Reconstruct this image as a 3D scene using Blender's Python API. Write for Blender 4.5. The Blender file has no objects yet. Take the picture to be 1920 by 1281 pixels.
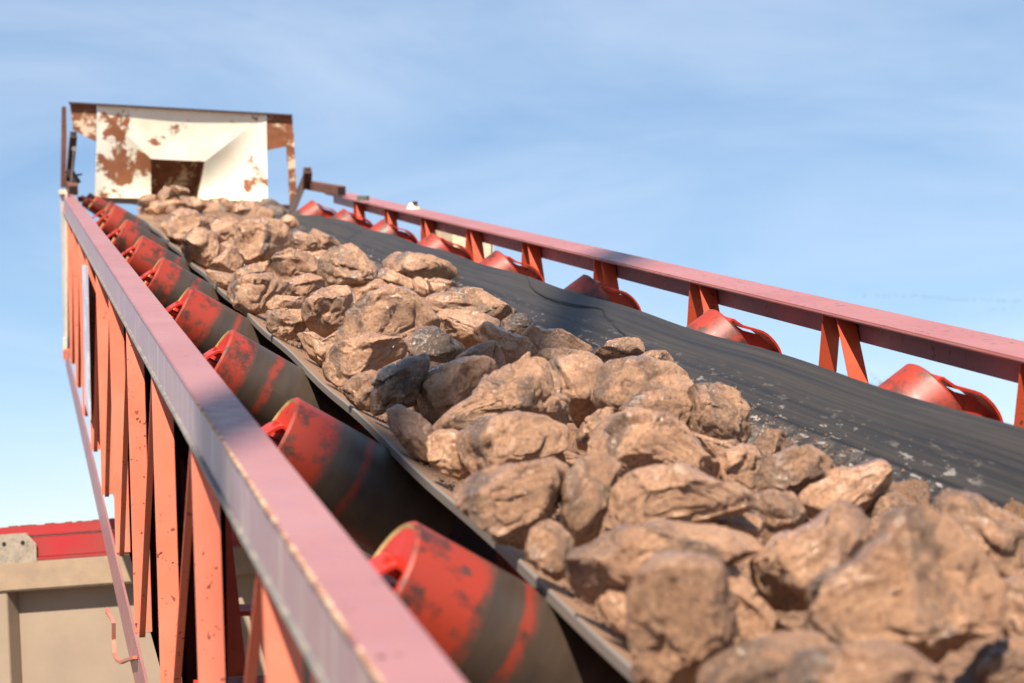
import bpy, bmesh, math, random
import numpy as np
from mathutils import Vector, Matrix

C = bpy.context.scene.collection
sc = bpy.context.scene
rad = math.radians
random.seed(7)

# ------------------------------------------------------------------ camera, light, exposure
CAMH = 3.1                       # eye height above the yard
FPX, ROLL, HOR = 3600.0, 0.05, 1000.0      # focal length (px of 1920), roll, horizon row
CX, CY = 960.0, 640.5
_p = math.atan((HOR - CY) / FPX)
_R0 = np.array([1, 0, 0.]); _F = np.array([0, math.cos(_p), math.sin(_p)]); _U0 = np.array([0, -math.sin(_p), math.cos(_p)])
_R = math.cos(ROLL) * _R0 - math.sin(ROLL) * _U0
_U = math.sin(ROLL) * _R0 + math.cos(ROLL) * _U0
CAM = np.array([0, 0, CAMH])
def ray(x, y): return _R * (x - CX) / FPX - _U * (y - CY) / FPX + _F
# axes of the belt conveyor (u up along the belt, v across to the right, w square to the belt)
EU = ray(22.0, 222.0); EU /= np.linalg.norm(EU)
EV = np.cross(EU, [0, 0, 1]); EV /= np.linalg.norm(EV)
EW = np.cross(EV, EU)
M3 = np.array([EU, EV, EW])
def loc(P): return M3 @ P
def atw(x, y, w): r = loc(ray(x, y)); return r * w / r[2]
def atu(x, y, u): r = loc(ray(x, y)); return r * u / r[0]
def atv(x, y, v): r = loc(ray(x, y)); return r * v / r[1]
def W(u, v, w): return CAM + u * EU + v * EV + w * EW

cam = bpy.data.cameras.new('camera'); co = bpy.data.objects.new('camera', cam); C.objects.link(co)
mw = Matrix.Identity(4)
for i in range(3):
    mw[i][0] = _R[i]; mw[i][1] = _U[i]; mw[i][2] = -_F[i]; mw[i][3] = CAM[i]
co.matrix_world = mw
cam.sensor_width = 36; cam.lens = 36 * FPX / 1920; cam.clip_start = 0.05; cam.clip_end = 6000
cam.dof.use_dof = True; cam.dof.focus_distance = 5.1; cam.dof.aperture_fstop = 4.8
sc.camera = co

SUN_EL = rad(50)
sh = EU * math.cos(rad(27)) + EV * math.sin(rad(27)); sh[2] = 0; sh /= np.linalg.norm(sh)     # where shadows fall
to_sun = np.array([-sh[0] * math.cos(SUN_EL), -sh[1] * math.cos(SUN_EL), math.sin(SUN_EL)])
world = bpy.data.worlds.new('World'); sc.world = world; world.use_nodes = True
nt = world.node_tree; nt.nodes.clear()
out = nt.nodes.new('ShaderNodeOutputWorld'); bg = nt.nodes.new('ShaderNodeBackground')
sky = nt.nodes.new('ShaderNodeTexSky'); sky.sky_type = 'NISHITA'; sky.sun_disc = False
sky.sun_elevation = SUN_EL
sky.sun_rotation = math.atan2(to_sun[0], to_sun[1])
sky.altitude = 1500; sky.air_density = 1.0; sky.dust_density = 0.1; sky.ozone_density = 1.6
bg.inputs['Strength'].default_value = 0.064
# thin streaky cirrus in the sky itself
tc = nt.nodes.new('ShaderNodeTexCoord'); mp = nt.nodes.new('ShaderNodeMapping')
mp.inputs['Rotation'].default_value = (0.1, 0.42, 0.3); mp.inputs['Scale'].default_value = (2.4, 4.0, 9.0)
n1 = nt.nodes.new('ShaderNodeTexNoise'); n1.inputs['Scale'].default_value = 1.3; n1.inputs['Detail'].default_value = 6; n1.inputs['Roughness'].default_value = 0.55; n1.inputs['Distortion'].default_value = 0.6
rp = nt.nodes.new('ShaderNodeValToRGB'); rp.color_ramp.elements[0].position = 0.36; rp.color_ramp.elements[1].position = 0.78
rp.color_ramp.elements[1].color = (0.4, 0.4, 0.4, 1)
mx = nt.nodes.new('ShaderNodeMix'); mx.data_type = 'RGBA'; mx.inputs['B'].default_value = (7.0, 7.7, 8.8, 1)
L = nt.links.new
L(tc.outputs['Generated'], mp.inputs['Vector']); L(mp.outputs[0], n1.inputs['Vector']); L(n1.outputs['Fac'], rp.inputs[0])
ev0 = nt.nodes.new('ShaderNodeMix'); ev0.data_type = 'RGBA'; ev0.inputs['Factor'].default_value = 0.42; ev0.inputs['B'].default_value = (2.35, 3.95, 6.2, 1)
L(sky.outputs[0], ev0.inputs['A'])
L(rp.outputs[0], mx.inputs['Factor']); L(ev0.outputs['Result'], mx.inputs['A']); L(mx.outputs['Result'], bg.inputs[0]); L(bg.outputs[0], out.inputs[0])

sun = bpy.data.lights.new('sun', 'SUN'); so = bpy.data.objects.new('sun', sun); C.objects.link(so)
sun.energy = 5.0; sun.angle = rad(0.55); sun.color = (1.0, 0.90, 0.76)
so.rotation_euler = Vector(to_sun).to_track_quat('Z', 'Y').to_euler()
vs = sc.view_settings; vs.view_transform = 'Standard'; vs.look = 'None'; vs.exposure = 1.1; vs.gamma = 1.0; vs.use_curve_mapping = False
sc.render.engine = 'CYCLES'

# ------------------------------------------------------------------ materials
def rgb(t): return (t[0], t[1], t[2], 1)
class Mat:
    def __init__(s, name, rough=0.6, metal=0.0, spec=0.5):
        s.m = bpy.data.materials.new(name); s.m.use_nodes = True; s.t = s.m.node_tree
        s.b = s.t.nodes['Principled BSDF']; s.b.inputs['Roughness'].default_value = rough; s.b.inputs['Metallic'].default_value = metal
        s.b.inputs['Specular IOR Level'].default_value = spec
        s.tc = s.t.nodes.new('ShaderNodeTexCoord')
    def n(s, ty, **k):
        o = s.t.nodes.new(ty)
        for a, v in k.items():
            if a in o.inputs: o.inputs[a].default_value = v
            else: setattr(o, a, v)
        return o
    def l(s, a, b): s.t.links.new(a, b)
    def noise(s, scale, detail=5, rough=0.55, coord='Object', sc3=None, dist=0.0, off=None):
        src = s.tc.outputs[coord]
        if sc3 or off:
            m = s.n('ShaderNodeMapping')
            if sc3: m.inputs['Scale'].default_value = sc3
            if off: m.inputs['Location'].default_value = off
            s.l(src, m.inputs[0]); src = m.outputs[0]
        o = s.n('ShaderNodeTexNoise'); o.inputs['Scale'].default_value = scale; o.inputs['Detail'].default_value = detail
        o.inputs['Roughness'].default_value = rough; o.inputs['Distortion'].default_value = dist
        s.l(src, o.inputs['Vector']); return o.outputs['Fac']
    def ramp(s, src, stops, interp='LINEAR'):
        o = s.n('ShaderNodeValToRGB'); cr = o.color_ramp; cr.interpolation = interp
        while len(cr.elements) < len(stops): cr.elements.new(0.5)
        for e, (p, c) in zip(cr.elements, stops):
            e.position = p; e.color = rgb(c) if isinstance(c, tuple) else (c, c, c, 1)
        s.l(src, o.inputs[0]); return o.outputs[0]
    def mix(s, fac, a, b, mode='MIX'):
        o = s.n('ShaderNodeMix'); o.data_type = 'RGBA'; o.blend_type = mode
        for i, v in (('Factor', fac), ('A', a), ('B', b)):
            if isinstance(v, (int, float)): o.inputs[i].default_value = v
            elif isinstance(v, tuple): o.inputs[i].default_value = rgb(v)
            else: s.l(v, o.inputs[i])
        return o.outputs['Result']
    def math(s, op, a, b=0.0):
        o = s.n('ShaderNodeMath'); o.operation = op
        for i, v in ((0, a), (1, b)):
            if isinstance(v, (int, float)): o.inputs[i].default_value = v
            else: s.l(v, o.inputs[i])
        return o.outputs[0]
    def uv(s):
        o = s.n('ShaderNodeSeparateXYZ'); s.l(s.tc.outputs['UV'], o.inputs[0]); return o.outputs[0], o.outputs[1]
    def col(s, v):
        if isinstance(v, tuple): s.b.inputs['Base Color'].default_value = rgb(v)
        else: s.l(v, s.b.inputs['Base Color'])
    def rough(s, v): s.l(v, s.b.inputs['Roughness'])
    def bump(s, h, strength=0.3, dist=0.01, prev=None):
        o = s.n('ShaderNodeBump'); o.inputs['Strength'].default_value = strength; o.inputs['Distance'].default_value = dist
        s.l(h, o.inputs['Height'])
        if prev is not None: s.l(prev, o.inputs['Normal'])
        s.l(o.outputs[0], s.b.inputs['Normal']); return o.outputs[0]

def paint(name, base, dark, rust_amt=0.68, rough=0.42, fade=None, rustscale=60):
    m = Mat(name, rough)
    a = m.noise(3.0, 4); c = m.mix(m.ramp(a, [(0.35, 0.0), (0.7, 1.0)]), base, fade or tuple(x * 0.88 for x in base))
    st = m.noise(2.5, 6, 0.6, sc3=(1, 1, 0.15)); c = m.mix(m.ramp(st, [(0.55, 0.0), (0.8, 0.45)]), c, dark)
    sp = m.noise(rustscale, 3, 0.5); big = m.noise(2.2, 3, 0.5, off=(3, 1, 2))
    f = m.math('MULTIPLY', m.ramp(sp, [(rust_amt, 0.0), (rust_amt + 0.03, 1.0)]), m.ramp(big, [(0.4, 0.0), (0.6, 1.0)]))
    c = m.mix(f, c, (0.10, 0.03, 0.018)); m.col(c)
    r = m.noise(25, 4); m.rough(m.ramp(r, [(0.3, rough - 0.08), (0.7, rough + 0.15)]))
    m.bump(m.noise(180, 3), 0.12, 0.002)
    return m.m
RED = paint('red_paint', (0.66, 0.15, 0.085), (0.50, 0.08, 0.04), fade=(0.66, 0.20, 0.125), rust_amt=0.65)
REDR = paint('deep_red_paint', (0.46, 0.055, 0.022), (0.30, 0.03, 0.015), rust_amt=0.62, fade=(0.50, 0.08, 0.03))
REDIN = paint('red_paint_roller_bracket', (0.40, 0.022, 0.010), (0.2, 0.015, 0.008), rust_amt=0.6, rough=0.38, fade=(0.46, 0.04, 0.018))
PINK = paint('faded_pink_red_paint', (0.27, 0.115, 0.115), (0.21, 0.08, 0.08), rust_amt=0.68, rough=0.40, fade=(0.30, 0.14, 0.14))
RAILR = paint('faded_red_paint_chipped', (0.30, 0.105, 0.095), (0.20, 0.05, 0.045), rust_amt=0.63, rough=0.38, fade=(0.33, 0.13, 0.12), rustscale=45)
def web_mat():
    m = Mat('chalky_faded_paint_over_zinc', 0.45)
    a = m.noise(5, 5, sc3=(1, 1, 1)); c = m.mix(m.ramp(a, [(0.4, 0.0), (0.65, 1.0)]), (0.31, 0.21, 0.235), (0.33, 0.215, 0.225))
    st = m.noise(9, 6, 0.65, sc3=(2.0, 2.0, 0.25), off=(5, 0, 0)); c = m.mix(m.ramp(st, [(0.52, 0.0), (0.66, 0.8)]), c, (0.50, 0.46, 0.38))
    m.col(c); m.bump(m.noise(150, 3), 0.1, 0.002); return m.m
WEB = web_mat()
def simple(name, base, var, rough=0.6, scale=8, bumps=0.2, metal=0.0, detail=6):
    m = Mat(name, rough, metal); a = m.noise(scale, detail, 0.6); m.col(m.mix(m.ramp(a, [(0.35, 0.0), (0.68, 1.0)]), base, var))
    m.bump(m.noise(scale * 12, 4), bumps, 0.004); return m.m
ZINC = simple('worn_grey_edge', (0.13, 0.125, 0.125), (0.24, 0.21, 0.18), 0.5, 20)
RUSTY = simple('brown_rusty_steel', (0.085, 0.032, 0.022), (0.17, 0.06, 0.03), 0.75, 12, 0.4)
BLACK = simple('shaded_hollow_black', (0.006, 0.005, 0.006), (0.01, 0.008, 0.008), 0.9)  # near-black standing in for shade inside tube ends, holes and one gap
DARKST = simple('dark_brown_steel', (0.03, 0.017, 0.014), (0.06, 0.025, 0.02), 0.6)
CREAM = simple('cream_paint', (0.78, 0.70, 0.52), (0.66, 0.54, 0.34), 0.5, 9)
CREAMR = simple('yellowed_roller_seal', (0.42, 0.30, 0.13), (0.30, 0.16, 0.06), 0.5, 30)
GREYP = simple('pale_grey_paint', (0.46, 0.47, 0.50), (0.36, 0.36, 0.38), 0.4, 5)
OLIVE = simple('olive_grey_steel', (0.16, 0.18, 0.14), (0.10, 0.11, 0.09), 0.5)

def hood_mat(sh=0.0):
    m = Mat('white_crust_over_rust', 0.7)
    a = m.noise(4.2, 9, 0.66, dist=0.4); b = m.noise(1.3, 3, 0.5, off=(2.0, 5, 1))
    f = m.math('ADD', a, m.math('MULTIPLY', b, 0.55))
    f2 = m.ramp(f, [(0.88 - sh, 0.0), (0.91 - sh, 1.0)])
    white = m.mix(m.ramp(m.noise(7, 5), [(0.3, 0.0), (0.7, 1.0)]), (0.92, 0.88, 0.76), (0.84, 0.74, 0.56))
    rust = m.mix(m.noise(16, 5), (0.24, 0.075, 0.03), (0.36, 0.14, 0.06))
    m.col(m.mix(f2, white, rust)); m.bump(f2, 0.35, 0.006); return m.m
HOOD = hood_mat(); HOODL = hood_mat(.06)
def wing_mat():
    m = Mat('flaking_rust_plate', 0.75)
    a = m.noise(9, 9, 0.7, dist=0.3); f = m.ramp(a, [(0.54, 0.0), (0.60, 1.0)])
    rust = m.mix(m.noise(22, 5), (0.09, 0.03, 0.018), (0.34, 0.12, 0.04))
    m.col(m.mix(f, rust, (0.66, 0.50, 0.36))); m.bump(a, 0.4, 0.006); return m.m
WING = wing_mat()

def belt_mat():
    m = Mat('worn_black_rubber', 0.5, spec=0.25); U, V = m.uv()
    st = m.noise(3.0, 8, 0.65, 'UV', sc3=(0.18, 26, 1)); st2 = m.noise(2.0, 5, 0.6, 'UV', sc3=(0.5, 70, 1))
    c = m.mix(m.ramp(st, [(0.35, 0.0), (0.68, 1.0)]), (0.016, 0.014, 0.013), (0.046, 0.037, 0.032))
    c = m.mix(m.ramp(st2, [(0.5, 0.0), (0.75, 0.5)]), c, (0.055, 0.048, 0.048))
    cl = m.noise(1.6, 5, 0.6, 'UV', sc3=(1, 4, 1)); c = m.mix(m.ramp(cl, [(0.5, 0.0), (0.75, 0.6)]), c, (0.014, 0.013, 0.014))
    # dry dust caught along the load (V = distance from the right lip)
    near = m.ramp(V, [(0.08, 0.0), (0.2, 1.0)])
    sc1 = m.noise(64, 4, 0.6, 'UV', sc3=(0.3, 1.0, 1)); sc2 = m.noise(5, 2, 0.5, 'UV', off=(3, 2, 0))
    fl = m.math('MULTIPLY', m.ramp(sc1, [(0.58, 0.0), (0.62, 1.0)]), m.ramp(sc2, [(0.40, 0.0), (0.52, 1.0)]))
    fl = m.math('MULTIPLY', fl, near); c = m.mix(m.math('MULTIPLY', fl, 0.6), c, (0.42, 0.38, 0.34))
    du = m.math('MULTIPLY', m.ramp(m.noise(24, 7, 0.75, 'UV'), [(0.47, 0.0), (0.6, 1.0)]), m.ramp(V, [(0.165, 0.0), (0.27, 0.9)]))
    c = m.mix(du, c, (0.24, 0.19, 0.15))
    for (c0, wd_, cc, am) in ((.172, .0035, (0.008, 0.007, 0.007), .85), (.262, .002, (0.20, 0.17, 0.15), .5), (.118, .005, (0.014, 0.013, 0.013), .6)):
        vv_ = m.math('ADD', V, m.math('MULTIPLY', m.math('SUBTRACT', m.noise(1.4, 4, 0.6, 'UV', sc3=(1, 0, 1)), 0.5), 0.02))
        ln = m.ramp(vv_, [(c0 - 2 * wd_, 0.0), (c0 - wd_ * .4, 1.0), (c0 + wd_ * .4, 1.0), (c0 + 2 * wd_, 0.0)]); c = m.mix(m.math('MULTIPLY', ln, am), c, cc)
    # brown dust bed on the left wing
    edge = m.math('ADD', V, m.math('MULTIPLY', m.math('SUBTRACT', m.noise(9, 6, 0.6, 'UV'), 0.5), 0.05))
    db = m.math('MULTIPLY', m.ramp(edge, [(0.80, 0.0), (0.83, 1.0)]), m.ramp(edge, [(1.085, 1.0), (1.1, 0.0)]))
    c = m.mix(db, c, m.mix(m.noise(120, 4, 0.7, 'UV'), (0.16, 0.09, 0.055), (0.34, 0.20, 0.12)))
    m.col(c); m.rough(m.ramp(st, [(0.3, 0.42), (0.7, 0.62)]))
    b = m.bump(m.noise(4.0, 6, 0.6, 'UV', sc3=(0.15, 40, 1)), 0.12, 0.003); m.bump(m.noise(260, 3, 0.6, 'UV'), 0.2, 0.002, b); return m.m
BELT = belt_mat()
def lip_mat():
    m = Mat('grey_rubber_edge', 0.5); U, V = m.uv()
    a = m.noise(3, 6, 0.6, 'Object', sc3=(1, 0.2, 30)); m.col(m.mix(a, (0.11, 0.095, 0.085), (0.27, 0.23, 0.20))); return m.m
LIP = lip_mat()

def roller_mat():
    m = Mat('worn_red_and_bare_roller_steel', 0.5); U, V = m.uv()      # U metres along the shell, V around
    wob = m.math('MULTIPLY', m.math('SUBTRACT', m.noise(5, 6, 0.65, 'UV', sc3=(3, 0.6, 1)), 0.5), 0.07)
    oi = m.n('ShaderNodeObjectInfo'); x = m.math('ADD', U, m.math('ADD', wob, m.math('MULTIPLY', m.math('SUBTRACT', oi.outputs['Random'], 0.4), 0.06)))
    red = m.mix(m.ramp(m.noise(15, 6, 0.68, 'Object'), [(0.50, 0.0), (0.62, 1.0)]), (0.27, 0.024, 0.009), (0.06, 0.016, 0.010))
    brown = m.mix(m.noise(7, 6, 0.6, 'UV', sc3=(4, 0.4, 1)), (0.020, 0.013, 0.010), (0.075, 0.050, 0.034))
    ring = m.ramp(x, [(0.0, 1.0), (0.088, 1.0), (0.112, 0.0), (0.158, 0.0), (0.166, 0.7), (0.174, 0.7), (0.186, 0.0)])
    fl = m.noise(20, 5, 0.65, 'Object', off=(4, 4, 0)); ring = m.math('MULTIPLY', ring, m.ramp(fl, [(0.38, 0.15), (0.48, 1.0)]))
    m.col(m.mix(ring, brown, red)); m.rough(m.ramp(ring, [(0.0, 0.45), (1.0, 0.52)]))
    m.bump(fl, 0.15, 0.003); return m.m
ROLLER = roller_mat()

def stone_mat(name, mud, mud2, wet, dark, darkamt, seed):
    m = Mat(name, 0.5, spec=0.7)
    oi = m.n('ShaderNodeObjectInfo'); 
    base = m.noise(9, 6, 0.62, off=(seed, 0, 0)); c = m.mix(m.ramp(base, [(0.36, 0.0), (0.66, 1.0)]), mud, mud2)
    mm = m.noise(26, 7, 0.7, off=(0, seed, 0)); c = m.mix(m.ramp(mm, [(0.55, 0.0), (0.72, 0.7)]), c, wet)
    dk = m.noise(5.5, 7, 0.66, off=(seed, seed, 0), dist=0.6); dk = m.ramp(dk, [(darkamt, 0.0), (darkamt + 0.09, 0.85)])
    c = m.mix(dk, c, dark)
    sp_ = m.noise(140, 4, 0.6); c = m.mix(m.ramp(sp_, [(0.30, 0.75), (0.48, 0.0)]), c, (0.14, 0.065, 0.035)); c = m.mix(m.ramp(sp_, [(0.55, 0.0), (0.7, 0.6)]), c, (0.58, 0.37, 0.22))
    pit = m.noise(70, 3, 0.55); pf = m.ramp(pit, [(0.28, 1.0), (0.34, 0.0)]); c = m.mix(m.math('MULTIPLY', pf, 0.7), c, (0.06, 0.03, 0.018))
    hue = m.n('ShaderNodeHueSaturation'); m.l(c, hue.inputs['Color'])
    vr = m.n('ShaderNodeMapRange'); m.l(oi.outputs['Random'], vr.inputs[0]); vr.inputs['To Min'].default_value = 0.86; vr.inputs['To Max'].default_value = 1.12
    m.l(vr.outputs[0], hue.inputs['Value']); m.col(hue.outputs[0])
    wetf = m.noise(11, 5, 0.6, off=(1, 2, seed)); m.rough(m.ramp(wetf, [(0.36, 0.55), (0.46, 0.30), (0.55, 0.13)]))
    b1 = m.bump(m.noise(19, 6, 0.6, off=(seed, 3, 0)), 0.3, 0.012)
    b2 = m.bump(m.noise(85, 8, 0.78), 1.0, 0.008, b1)
    m.bump(pf, -0.5, 0.004, b2)
    cb = m.n('ShaderNodeBump'); cb.inputs['Strength'].default_value = 0.9; cb.inputs['Distance'].default_value = 0.006
    m.l(m.noise(48, 5, 0.6, off=(seed, 7, 2)), cb.inputs['Height']); m.l(cb.outputs[0], m.b.inputs['Coat Normal'])
    m.l(m.ramp(wetf, [(0.47, 0.0), (0.58, 0.5)]), m.b.inputs['Coat Weight']); m.b.inputs['Coat Roughness'].default_value = 0.16
    return m.m
MUD = [stone_mat('wet_tan_mud_on_stone_%s' % n, (0.48, 0.262, 0.148), (0.30, 0.155, 0.085), (0.16, 0.068, 0.033), (0.11, 0.072, 0.05), 0.54, s) for n, s in (('smooth', 1), ('rough', 5), ('thick', 9))]
DARKS = stone_mat('bare_stone_with_shade', (0.21, 0.125, 0.078), (0.15, 0.09, 0.058), (0.22, 0.12, 0.07), (0.05, 0.038, 0.03), 0.5, 4)  # bare stone tone; shade of the shadow band also put into the colour
GRIT = simple('brown_gritty_soil', (0.11, 0.055, 0.032), (0.24, 0.13, 0.075), 0.9, 40, 0.8)

# ------------------------------------------------------------------ mesh helpers
class MB:
    def __init__(s): s.v = []; s.f = []; s.uv = []; s.mi = []; s.sm = []
    def add(s, vs, fs, uvs=None, mi=0, smooth=False):
        o = len(s.v); s.v += [tuple(p) for p in vs]
        for k, f in enumerate(fs):
            s.f.append(tuple(i + o for i in f)); s.mi.append(mi); s.sm.append(smooth)
            s.uv.append(uvs[k] if uvs else [(0, 0)] * len(f))
    def box(s, a, b, mi=0):
        x0, y0, z0 = a; x1, y1, z1 = b
        v = [(x0, y0, z0), (x1, y0, z0), (x1, y1, z0), (x0, y1, z0), (x0, y0, z1), (x1, y0, z1), (x1, y1, z1), (x0, y1, z1)]
        s.add(v, [(0, 3, 2, 1), (4, 5, 6, 7), (0, 1, 5, 4), (1, 2, 6, 5), (2, 3, 7, 6), (3, 0, 4, 7)], mi=mi)
    def hexa(s, bot, top, mi=0):
        s.add(list(bot) + list(top), [(0, 3, 2, 1), (4, 5, 6, 7), (0, 1, 5, 4), (1, 2, 6, 5), (2, 3, 7, 6), (3, 0, 4, 7)], mi=mi)
    def bar(s, p, q, a, wa, wb, mi=0, caps=True):
        """rectangular bar from p to q; a = hint for its first side direction"""
        p, q, a = map(np.array, (p, q, a)); d = (q - p) / np.linalg.norm(q - p)
        b = np.cross(d, a); b = b / np.linalg.norm(b); a = np.cross(b, d)
        r = [(-1, -1), (1, -1), (1, 1), (-1, 1)]
        A = [p + a * i * wa / 2 + b * j * wb / 2 for i, j in r]; B = [q + a * i * wa / 2 + b * j * wb / 2 for i, j in r]
        fs = [(0, 1, 5, 4), (1, 2, 6, 5), (2, 3, 7, 6), (3, 0, 4, 7)]
        if caps: fs += [(0, 3, 2, 1), (4, 5, 6, 7)]
        s.add(A + B, fs, mi=mi)
    def cyl(s, p, q, r0, r1=None, n=20, mi=0, cap=True, smooth=True):
        p, q = np.array(p, float), np.array(q, float); r1 = r0 if r1 is None else r1
        d = (q - p); Ln = np.linalg.norm(d); d /= Ln; a = np.cross(d, [0.3, 0.2, 0.93]); a /= np.linalg.norm(a); b = np.cross(d, a)
        vs = []; 
        for P, r in ((p, r0), (q, r1)):
            vs += [P + r * (a * math.cos(t) + b * math.sin(t)) for t in [2 * math.pi * k / n for k in range(n)]]
        fs = [(k, (k + 1) % n, n + (k + 1) % n, n + k) for k in range(n)]
        uv = [[(0, k / n), (0, (k + 1) / n), (Ln, (k + 1) / n), (Ln, k / n)] for k in range(n)]
        s.add(vs, fs, uv, mi, smooth)
        if cap: s.add(vs, [tuple(range(n))[::-1], tuple(range(n, 2 * n))], mi=mi)
    def plate(s, pts, th, mi=0):
        """planar polygon pts extruded by vector th"""
        n = len(pts); th = np.array(th); P = [np.array(p, float) for p in pts]
        s.add(P + [p + th for p in P], [tuple(range(n))[::-1], tuple(range(n, 2 * n))] + [(k, (k + 1) % n, n + (k + 1) % n, n + k) for k in range(n)], mi=mi)
    def curve(s, path, wdir, th, mi=0):
        P = [np.array(q, float) for q in path]; P = [2 * P[0] - P[1]] + P + [2 * P[-1] - P[-2]]; out_ = []
        for i in range(1, len(P) - 2):
            for t in (0, .25, .5, .75): out_.append(.5 * (2 * P[i] + (P[i + 1] - P[i - 1]) * t + (2 * P[i - 1] - 5 * P[i] + 4 * P[i + 1] - P[i + 2]) * t * t + (3 * P[i] - P[i - 1] - 3 * P[i + 1] + P[i + 2]) * t ** 3))
        s.strip(out_ + [P[-2]], wdir, th, mi)
    def strip(s, path, wdir, th, mi=0, closed=False):
        """ribbon along path, extruded by wdir, thickness th via normal"""
        P = [np.array(p, float) for p in path]; wdir = np.array(wdir, float); n = len(P); N = []
        for i in range(n):
            d = P[min(i + 1, n - 1)] - P[max(i - 1, 0)]; nn = np.cross(d, wdir); N.append(nn / np.linalg.norm(nn) * th)
        vs = []
        for i in range(n): vs += [P[i], P[i] + wdir, P[i] + wdir + N[i], P[i] + N[i]]
        fs = []
        for i in range(n - 1):
            o = 4 * i
            fs += [(o + k, o + (k + 1) % 4, o + 4 + (k + 1) % 4, o + 4 + k) for k in range(4)]
        fs += [(3, 2, 1, 0), (4 * n - 4, 4 * n - 3, 4 * n - 2, 4 * n - 1)]
        s.add(vs, fs, mi=mi)
    def build(s, name, mats, parent=None, bevel=0.0, weld=False):
        me = bpy.data.meshes.new(name); me.from_pydata(s.v, [], s.f); me.update()
        if not isinstance(mats, (list, tuple)): mats = [mats]
        for m in mats: me.materials.append(m)
        me.polygons.foreach_set('material_index', s.mi); me.polygons.foreach_set('use_smooth', s.sm)
        ul = me.uv_layers.new(name='UVMap'); flat = [c for fu in s.uv for p in fu for c in p]; ul.data.foreach_set('uv', flat)
        bm = bmesh.new(); bm.from_mesh(me); bmesh.ops.recalc_face_normals(bm, faces=bm.faces)
        if bevel:
            bmesh.ops.remove_doubles(bm, verts=bm.verts, dist=1e-5)
            bmesh.ops.bevel(bm, geom=[e for e in bm.edges if e.calc_face_angle(0) > 0.6], offset=bevel, segments=2, affect='EDGES', clamp_overlap=True)
        bm.to_mesh(me); bm.free()
        o = bpy.data.objects.new(name, me); C.objects.link(o)
        if parent: o.parent = parent
        return o
def tag(o, label=None, cat=None, group=None, kind=None):
    for k, v in (('label', label), ('category', cat), ('group', group), ('kind', kind)):
        if v: o[k] = v
    return o
def empty(name, label, cat, group=None):
    o = bpy.data.objects.new(name, None); C.objects.link(o); o.empty_display_size = 0.2; return tag(o, label, cat, group)

# ------------------------------------------------------------------ ground
g = MB(); g.add([(-2500, -600, 0), (2500, -600, 0), (2500, 4500, 0), (-2500, 4500, 0)], [(0, 1, 2, 3)])
def ground_mat():
    m = Mat('dry_yard_soil', 0.95); a = m.noise(0.3, 8, 0.6); m.col(m.mix(a, (0.12, 0.08, 0.055), (0.19, 0.13, 0.09))); m.bump(m.noise(6, 6), 0.5, 0.05); return m.m
tag(g.build('ground', ground_mat()), kind='structure')

# ------------------------------------------------------------------ conveyor
# local axes of the conveyor root: X = v (across), Y = u (up the slope), Z = w
O = (1.18, 7.0, -1.39)
root = empty('belt_conveyor', 'inclined red steel belt conveyor carrying muddy stones up to the left', 'conveyor')
mw = Matrix.Identity(4); wo = W(O[1], O[0], O[2])
for i in range(3): mw[i][0] = EV[i]; mw[i][1] = EU[i]; mw[i][2] = EW[i]; mw[i][3] = wo[i]
root.matrix_world = mw
def K(u, v, w): return np.array([v - O[0], u - O[1], w - O[2]])     # conveyor coordinates -> root local
def KV(uvw): return K(*uvw)
U0, U1 = -0.6, 12.35
# left top rail: channel, open side inwards
b = MB(); b.hexa([K(U0, .289, -.477), K(U0, .360, -.477), K(U1, .360, -.477), K(U1, .289, -.477)], [K(U0, .289, -.469), K(U0, .360, -.469), K(U1, .360, -.469), K(U1, .289, -.469)])
b.build('rail_top_flange', PINK, root, 0.002)
b = MB(); b.hexa([K(U0, .291, -.554), K(U0, .297, -.554), K(U1, .297, -.554), K(U1, .291, -.554)], [K(U0, .291, -.478), K(U0, .297, -.478), K(U1, .297, -.478), K(U1, .291, -.478)])
b.build('rail_web', WEB, root)
b = MB(); b.hexa([K(U0, .284, -.563), K(U0, .345, -.563), K(U1, .345, -.563), K(U1, .284, -.563)], [K(U0, .284, -.5545), K(U0, .345, -.5545), K(U1, .345, -.5545), K(U1, .284, -.5545)])
b.build('rail_bottom_flange', ZINC, root, 0.002)
# weld / rust bead on the rail corner
b = MB(); rng = random.Random(3); u = 0.4
while u < 3.2:
    ln = rng.uniform(.008, .022)
    if rng.random() < .75:
        b.box(K(u, .2875 - rng.uniform(0, .0012), -.4705 - rng.uniform(0, .003)), K(u + ln, .2915, -.4682))
    u += ln + rng.uniform(.001, .008)
b.build('rust_bead', simple('flaking_cream_rust', (0.62, 0.42, 0.28), (0.24, 0.08, 0.035), 0.85, 30, 0.6), root)['kind'] = 'stuff'
# right top rail
b = MB(); b.hexa([K(U0, 1.984, -.487), K(U0, 2.15, -.487), K(12.6, 2.15, -.487), K(12.6, 1.984, -.487)], [K(U0, 1.984, -.476), K(U0, 2.15, -.476), K(12.6, 2.15, -.476), K(12.6, 1.984, -.476)])
b.build('rail_top_flange', RAILR, root, 0.004)
b = MB(); b.hexa([K(U0, 2.045, -.545), K(U0, 2.053, -.545), K(12.6, 2.053, -.545), K(12.6, 2.045, -.545)], [K(U0, 2.045, -.488), K(U0, 2.053, -.488), K(12.6, 2.053, -.488), K(12.6, 2.045, -.488)])
b.build('rail_web', RAILR, root)
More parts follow.
